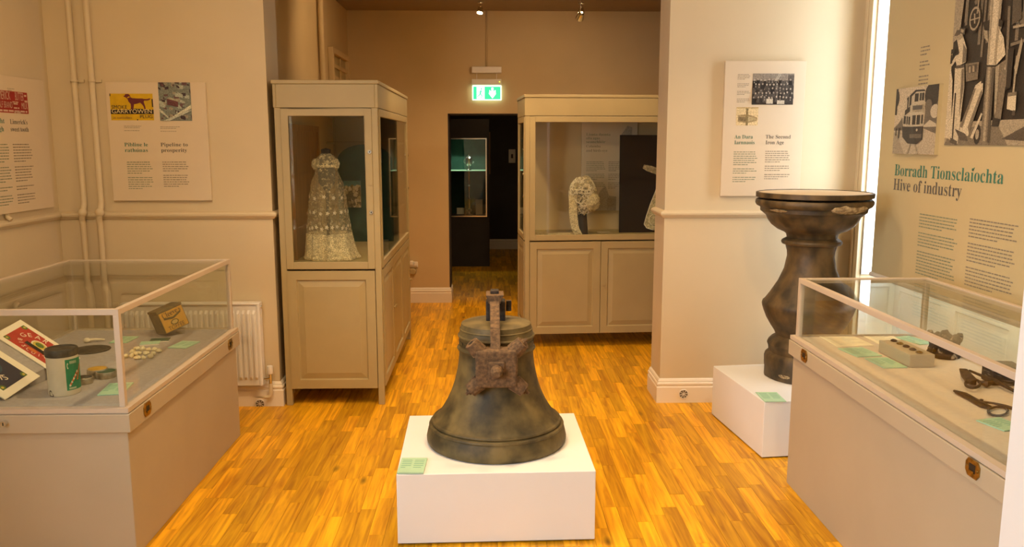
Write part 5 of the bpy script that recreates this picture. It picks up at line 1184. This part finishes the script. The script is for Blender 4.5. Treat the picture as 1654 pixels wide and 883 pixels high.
# flat lace length
q0 = BL_(862, 377, .10); q1 = BL_(925, 377, .10)
fl = tag(MB().box(0, (q1 - q0).length, 0, .16, 0, .008).build('lace_length', 'laced'), 'folded length of cream lace lying left flat on the cabinet shelf', 'lace'); fl.location = (q0.x, q0.y, SZ + .001); fl.rotation_euler.z = B_ang
fl['label'] = 'folded length of cream lace lying flat beside the lace bonnet'
# black slope board with lace collar
k0 = BL_(1000, 380, .30); k1 = BL_(1010, 218, .44); 
bb = thing('black_velvet_board', 'tall black velvet board leaning behind the cream lace collar', 'display board', (k0.x, k0.y, SZ), B_ang)
kh = k1.z - SZ; lean = .13; kw = .52
MB().add([(0, 0, 0), (kw, 0, 0), (kw, lean, kh), (.02, lean, kh), (0, .012, 0), (kw, .012, 0), (kw, lean + .012, kh), (.02, lean + .012, kh)], [(0, 1, 2, 3), (7, 6, 5, 4), (0, 4, 5, 1), (1, 5, 6, 2), (2, 6, 7, 3), (3, 7, 4, 0)]).build('velvet_sheet', 'velvet', bb)
MB().bar((kw / 2, lean * .8, kh * .75), (kw / 2, lean + .05, .003), .03, .008).build('strut', 'velvet', bb)
cl = thing('lace_collar', 'cream lace collar pinned flat on the black velvet board', 'collar', (k0.x, k0.y, SZ), B_ang)
bR = Matrix.Rotation(-B_ang, 3, 'Z'); nn = Vector((-math.sin(B_ang), math.cos(B_ang), 0)); tt_ = Vector((0, 0, 1))
bn_ = (nn * kh - Vector((0, 0, lean)) ).normalized()        # normal of sloping board
def onb(u, v, off=.006): return bR @ (PP(u, v, Vector((k0.x, k0.y, SZ)), bn_) - bn_ * off - Vector((k0.x, k0.y, SZ)))
def slab(name, pix, m, off=.004, th=.004):
    a = [onb(u, v, off + th) for u, v in pix]; b = [onb(u, v, off) for u, v in pix]; n = len(a)
    return MB().add(a + b, [tuple(range(n)), tuple(reversed(range(n, 2 * n)))] + [(i, (i + 1) % n, (i + 1) % n + n, i + n) for i in range(n)]).build(name, m, cl)
slab('collar_band', [(1040, 266), (1052, 268), (1070, 275), (1090, 280), (1088, 290), (1066, 284), (1044, 276), (1038, 272)], 'laced')
slab('collar_fall', [(1066, 286), (1058, 310), (1050, 330), (1044, 348), (1040, 362), (1044, 368), (1054, 371), (1066, 372), (1080, 368), (1092, 352), (1092, 288)], 'laced')
mb = MB(); edge = [(1066, 286), (1058, 310), (1050, 330), (1044, 348), (1040, 362), (1044, 368), (1054, 371), (1066, 372), (1080, 368)]
mb.tube([onb(u, v, .010) for u, v in edge], .004, 6); mb.tube([onb(1056 + 8 * math.cos(q), 355 + 9 * math.sin(q), .010) for q in [2 * PI * i / 14 for i in range(15)]], .003, 5); mb.tube([onb(1068 + 7 * math.cos(q), 340 + 9 * math.sin(q), .010) for q in [2 * PI * i / 14 for i in range(15)]], .003, 5)
mb.build('corded_edge', 'creamink', cl)
# panel at the cabinet back
i0 = BL_(938, 340, .565); i1 = BL_(1026, 200, .565)
ip = thing('information_panel', 'pale information panel at the back of the bonnet cabinet', 'information panel', (i0.x, i0.y, i0.z), B_ang, 'printed information panels')
iw, ih = .47, min(i1.z - i0.z + .06, 1.785 - i0.z)
MB().box(0, iw, -.008, 0, 0, ih).build('panel_board', 'panel', ip)
def li(u, v): q = BL_(u, v, .555) - i0; return (q.x * math.cos(B_ang) + q.y * math.sin(B_ang), q.z)
for s, u, v, u2, mm in (('Líonta daonta', 947, 219, 986, 'tinygreen'), ('olla agus', 947, 225, 969, 'tinygreen'), ('seanchléir', 947, 231, 978, 'tinygreen'), ('Columba', 947, 238, 970, 'tinyink'), ('and birds-eye', 947, 245, 981, 'tinyink')):
    a, b = li(u, v); lettering(ip, s, a, b, .032, mm, -.0088, True, 'L', li(u2, v)[0] - a)
for (u, v, u2, ln, gp_, mm, sd) in ((947, 262, 978, 16, (6, 11), 'tinygreen', 5), (983, 262, 1004, 16, (6, 11), 'tinyink', 6)):
    a, b = li(u, v); words(ip, a, b, li(u2, v)[0] - a, ln, .0145, mm, -.0088, sd, gaps=gp_)
art('faint_illustration', ip, iw * .28, 0, iw * .45, ih * .28, [((.42, .36, .27), [(0, 0), (.8, 0), (.8, .55), (.5, .6), (.35, 1), (.15, .8), (0, .5)]), ((.36, .30, .22), [(.45, 0), (.8, 0), (.8, .55), (.45, .5)])], -.0088, 'print')
art('faint_lozenge', ip, iw * .70, ih * .72, iw * .2, ih * .22, [((.44, .37, .28), [(0, .5), (.6, 1), (1, .9), (1, .2), (.7, 0)])], -.0088, 'print')
for u, v, lab in ((965, 377, 'small white caption slip beside the black bonnet stand'), (975, 370, 'small white caption slip nearer the back of the bonnet cabinet')):
    q = BL_(u, v, .12 if v > 373 else .34); o = tag(MB().box(-.05, .05, -.03, .03, 0, .003).build('caption_slip', 'panel'), lab, 'caption slip'); o.location = (q.x, q.y, SZ + .001); o.rotation_euler.z = B_ang

# ================================================================ FAR ROOM FIXTURES
sy_ = FY - .03
s0 = PY(762, 118, sy_); s1 = PY(810, 108, sy_); e0 = PY(763, 162, sy_); e1 = PY(810, 138, sy_); h0 = PY(762, 137, sy_); h1 = PY(810, 128, sy_)
ex = thing('exit_sign', 'lit green emergency exit sign hanging above the doorway', 'exit sign', ((s0.x + s1.x) / 2, FY, e0.z)); xc = (s0.x + s1.x) / 2; zc = e0.z
MB().box(s0.x - xc, s1.x - xc, -.055, -.001, s0.z - zc, s1.z - zc).build('mounting_bar', 'rad', ex, .004)
MB().box(h0.x - xc, h1.x - xc, -.060, -.012, h0.z - zc, h1.z - zc).build('housing', 'rad', ex, .005)
for u in (770, 802): MB().tube([(PY(u, 115, sy_).x - xc, -.036, s0.z - zc + .004), (PY(u, 115, sy_).x - xc, -.036, h1.z - zc - .003)], .0028, 6).build('hanger_rod', 'rad', ex)
MB().sphere((h1.x - xc - .02, -.060, (h0.z + h1.z) / 2 - zc), .006, n=10, m=6).build('indicator_light', 'led', ex)
ew = e1.x - e0.x; eh = e1.z - zc; xl = e0.x - xc
MB().box(xl, xl + ew, -.042, -.030, 0, eh).build('sign_border', 'exitw', ex, .003)
MB().box(xl + .010, xl + ew - .010, -.0435, -.0422, .010, eh - .012).build('sign_face', 'exitg', ex)
MB().box(xl + ew * .15, xl + ew * .42, -.0445, -.0436, .014, eh - .014).build('door_symbol', 'exitw', ex)
M['exitd'] = M['exitg']
def sym(name, poly, m, y): MB().prism([(xl + u * ew, v * eh) for u, v in poly], y - .0006, y).build(name, m, ex)
sym('down_arrow', [(.69, .12), (.57, .44), (.59, .70), (.655, .55), (.655, .85), (.725, .85), (.725, .55), (.79, .70), (.81, .44)], 'exitw', -.0438)
mb = MB(); mb.prism([(xl + u * ew, v * eh) for u, v in ell(.31, .76, .022, .07, 10)], -.0452, -.0446)
for a, b, wv in (((.30, .66), (.27, .44), .055), ((.27, .44), (.33, .32), .04), ((.33, .32), (.31, .14), .035), ((.27, .44), (.22, .30), .04), ((.22, .30), (.16, .26), .035), ((.30, .64), (.37, .56), .025), ((.30, .64), (.22, .54), .025), ((.22, .54), (.20, .62), .02)):
    mb.bar((xl + a[0] * ew, -.0449, a[1] * eh), (xl + b[0] * ew, -.0449, b[1] * eh), wv * ew * .8, .0006, (0, 1, 0))
mb.build('running_figure', 'exitg', ex)
cx_ = PY(786, 60, FY).x
tag(MB().tube([(cx_, FY - .010, s1.z), (cx_, FY - .010, 2.85)], .009, 8).build('cable_conduit', 'wallfar'), 'thin painted conduit running from the exit sign to the ceiling', 'conduit')
# socket
q = PY(667, 428, FY); so = thing('wall_socket', 'white double wall socket with plugs above the far skirting', 'wall socket', (q.x, FY, q.z - .05))
MB().box(-.07, .05, -.012, 0, .03, .085).build('socket_plate', 'rad', so, .003)
for x_, z_ in ((-.05, .075), (-.01, .085), (.03, .075)): MB().box(x_ - .014, x_ + .014, -.04, -.012, z_ - .03, z_ + .012).build('plug', 'rad', so, .004)
mb = MB().lathe([(0, 0), (.032, 0), (.032, .035), (.026, .042), (0, .042)], 20); mb.v = [(x, -z, y - .01) for x, y, z in mb.v]; mb.build('adaptor', 'cab', so)
# framed board and pipe on the far room's side wall
pv = PX(519, 60, FX0 + .03)
tag(MB().tube([(FX0 + .03, pv.y, .155), (FX0 + .03, pv.y, 2.85)], .022, 12).build('heating_pipe', 'wallfar'), 'painted vertical pipe on the side wall behind the dress cabinet', 'pipe')
n0 = PX(533, 75, FX0 + .02); n1 = PX(560, 95, FX0 + .02)
fb = thing('louvred_frame', 'framed slatted board on the side wall above the dress cabinet', 'wall frame', (FX0 + .001, (n0.y + n1.y) / 2, 1.75), R(90)); wf = abs(n1.y - n0.y) / 2; hf = n0.z - 1.75
for a, b, c_, d in ((-wf, -wf + .05, 0, hf), (wf - .05, wf, 0, hf), (-wf + .05, wf - .05, hf - .05, hf), (-wf + .05, wf - .05, 0, .05)): MB().box(a, b, -.045, 0, c_, d).build('frame_member', 'wallfar', fb, .004)
MB().box(-wf + .05, wf - .05, -.012, 0, .05, hf - .05).build('frame_back', 'cab', fb)
for k in range(5): MB().box(-wf + .05, wf - .05, -.03, -.012, .09 + k * (hf - .15) / 5, .12 + k * (hf - .15) / 5).build('slat', 'wallfar', fb)
MB().box(-.01, .01, -.032, -.03, .05, hf - .05).build('centre_bar', 'wallfar', fb)

# ================================================================ DARK ROOM
cy0 = 10.70
c0 = PY(722, 430, cy0); c1 = PY(790, 205, cy0); zc1 = c1.z
xc = (c0.x + c1.x) / 2; hw = (c1.x - c0.x) / 2
sc2 = thing('dark_showcase', 'tall charcoal showcase with a silver-edged lit window, beyond the doorway', 'showcase', (xc, cy0, 0))
g0 = PY(727, 350, cy0); g1 = PY(786, 223, cy0); ga, gb_, gz0, gz1 = g0.x - xc, g1.x - xc, g0.z, g1.z
D = .55
for a, b, p, q, r_, s_, nm in ((-hw, hw, 0, D, 0, gz0, 'base'), (-hw, hw, 0, D, gz1, zc1 + .1, 'head'), (-hw, ga, 0, D, gz0, gz1, 'side'), (gb_, hw, 0, D, gz0, gz1, 'side')): MB().box(a, b, p, q, r_, s_).build('case_' + nm, 'dark', sc2)
MB().box(ga, gb_, D - .02, D, gz0, gz1).build('case_back', 'green', sc2)
fr = MB()
for a, b, r_, s_ in ((ga, ga + .014, gz0, gz1), (gb_ - .014, gb_, gz0, gz1), (ga + .014, gb_ - .014, gz0, gz0 + .014), (ga + .014, gb_ - .014, gz1 - .014, gz1)): fr.box(a, b, -.012, 0, r_, s_)
fr.build('metal_frame', 'silver', sc2); MB().box(ga + .014, gb_ - .014, -.006, -.002, gz0 + .014, gz1 - .014).build('pane', 'glass', sc2)
zs = PY(756, 275, cy0 + .2).z; MB().box(ga, gb_, .05, D - .02, zs - .006, zs).build('glass_shelf', M['card'], sc2)
for x_ in (ga + .05, (ga + gb_) / 2 + .06):
    MB().lathe([(0, 0), (.016, 0), (.016, .012), (0, .012)], 12).build('case_lamp', 'caselight', sc2).location = (x_, .2, gz1 - .013)
    l = bpy.data.lights.new('case_lamp_light', 'SPOT'); l.energy = 6.0; l.spot_size = R(120); l.color = (.85, 1, .8); l.shadow_soft_size = .02
    lo = bpy.data.objects.new('case_lamp_light', l); COL.objects.link(lo); lo.parent = sc2; lo.location = (x_, .2, gz1 - .02)
mxp = PY(758, 340, cy0 + .25)
mc = thing('silver_mace', 'tall silver ceremonial mace standing in the dark showcase', 'mace', (mxp.x, cy0 + .25, gz0))
mt = PY(757, 250, cy0 + .25).z - gz0
MB().lathe([(0, 0), (.05, 0), (.05, .02), (.018, .03), (.03, .06), (.035, .075), (.015, .09), (.012, .2), (.022, .22), (.012, .24), (.012, .36), (.024, .38), (.012, .40)], 20).build('mace_shaft', 'silver', mc)
MB().lathe([(.012, .40), (.014, zs - gz0 - .02), (.02, zs - gz0 - .01)], 16).build('mace_upper_shaft', 'silver', mc)
cp = thing('silver_cup', 'silver lidded cup on the shelf of the dark showcase', 'cup', (mxp.x, cy0 + .25, zs))
MB().lathe([(0, 0), (.035, 0), (.03, .01), (.01, .02), (.01, .05), (.035, .07), (.045, .12), (.047, .16)], 20, cap=False).build('cup_bowl', 'silver', cp)
MB().lathe([(.049, .16), (.03, .18), (.008, .19), (.012, .205), (0, .215)], 20, cap=False).build('cup_lid', 'silver', cp)
for s in (-1, 1): MB().tube([(s * .045, 0, .15), (s * .07, 0, .13), (s * .065, 0, .10), (s * .04, 0, .09)], .004, 6).build('cup_handle', 'silver', cp)
for x_, lab in ((-.10, 'small cream card behind the mace in the dark showcase, on its side'), (.12, 'pale block at the foot of the dark showcase')):
    pass
q = PY(774, 345, cy0 + .35); o = tag(MB().box(-.045, .045, -.05, .05, 0, .20).build('display_block', 'panel', None, .003), 'pale display block standing beside the mace in the dark showcase', 'block'); o.location = (q.x, cy0 + .36, gz0)
q = PY(747, 288, cy0 + .4); o = tag(MB().box(-.05, .05, -.004, .004, 0, .085).build('caption_slip', 'cream'), 'cream caption slip behind the mace in the dark showcase', 'caption slip'); o.location = (q.x - .03, cy0 + .40, gz0); o.location.z = zs - .006 - .085 - .05
o.location.z = gz0; o.scale = (1, 1, 1)
# picture edge, switch box on the charcoal wall
q0 = PY(790, 281, BY); q1 = PY(792, 213, BY); pf_ = thing('framed_picture', 'narrow wood-framed picture hanging on the charcoal end wall', 'picture', (q0.x - .1, BY, q0.z))
MB().box(-.22, .11, -.01, 0, .01, q1.z - q0.z - .01).build('picture_canvas', 'dark', pf_)
for a, b, r_, s_ in ((-.23, -.205, 0, q1.z - q0.z), (.095, .12, 0, q1.z - q0.z), (-.205, .095, 0, .025), (-.205, .095, q1.z - q0.z - .025, q1.z - q0.z)): MB().box(a, b, -.03, 0, r_, s_).build('frame_member', 'woodorange', pf_)
q = PY(827, 252, BY); sw = thing('control_box', 'small cream control box on the charcoal end wall', 'switch', (q.x, BY, q.z - .10)); MB().box(-.05, .05, -.04, 0, 0, .20).build('box_case', 'rad', sw, .004); MB().box(-.015, .015, -.044, -.04, .07, .13).build('rocker', 'tinlid', sw)
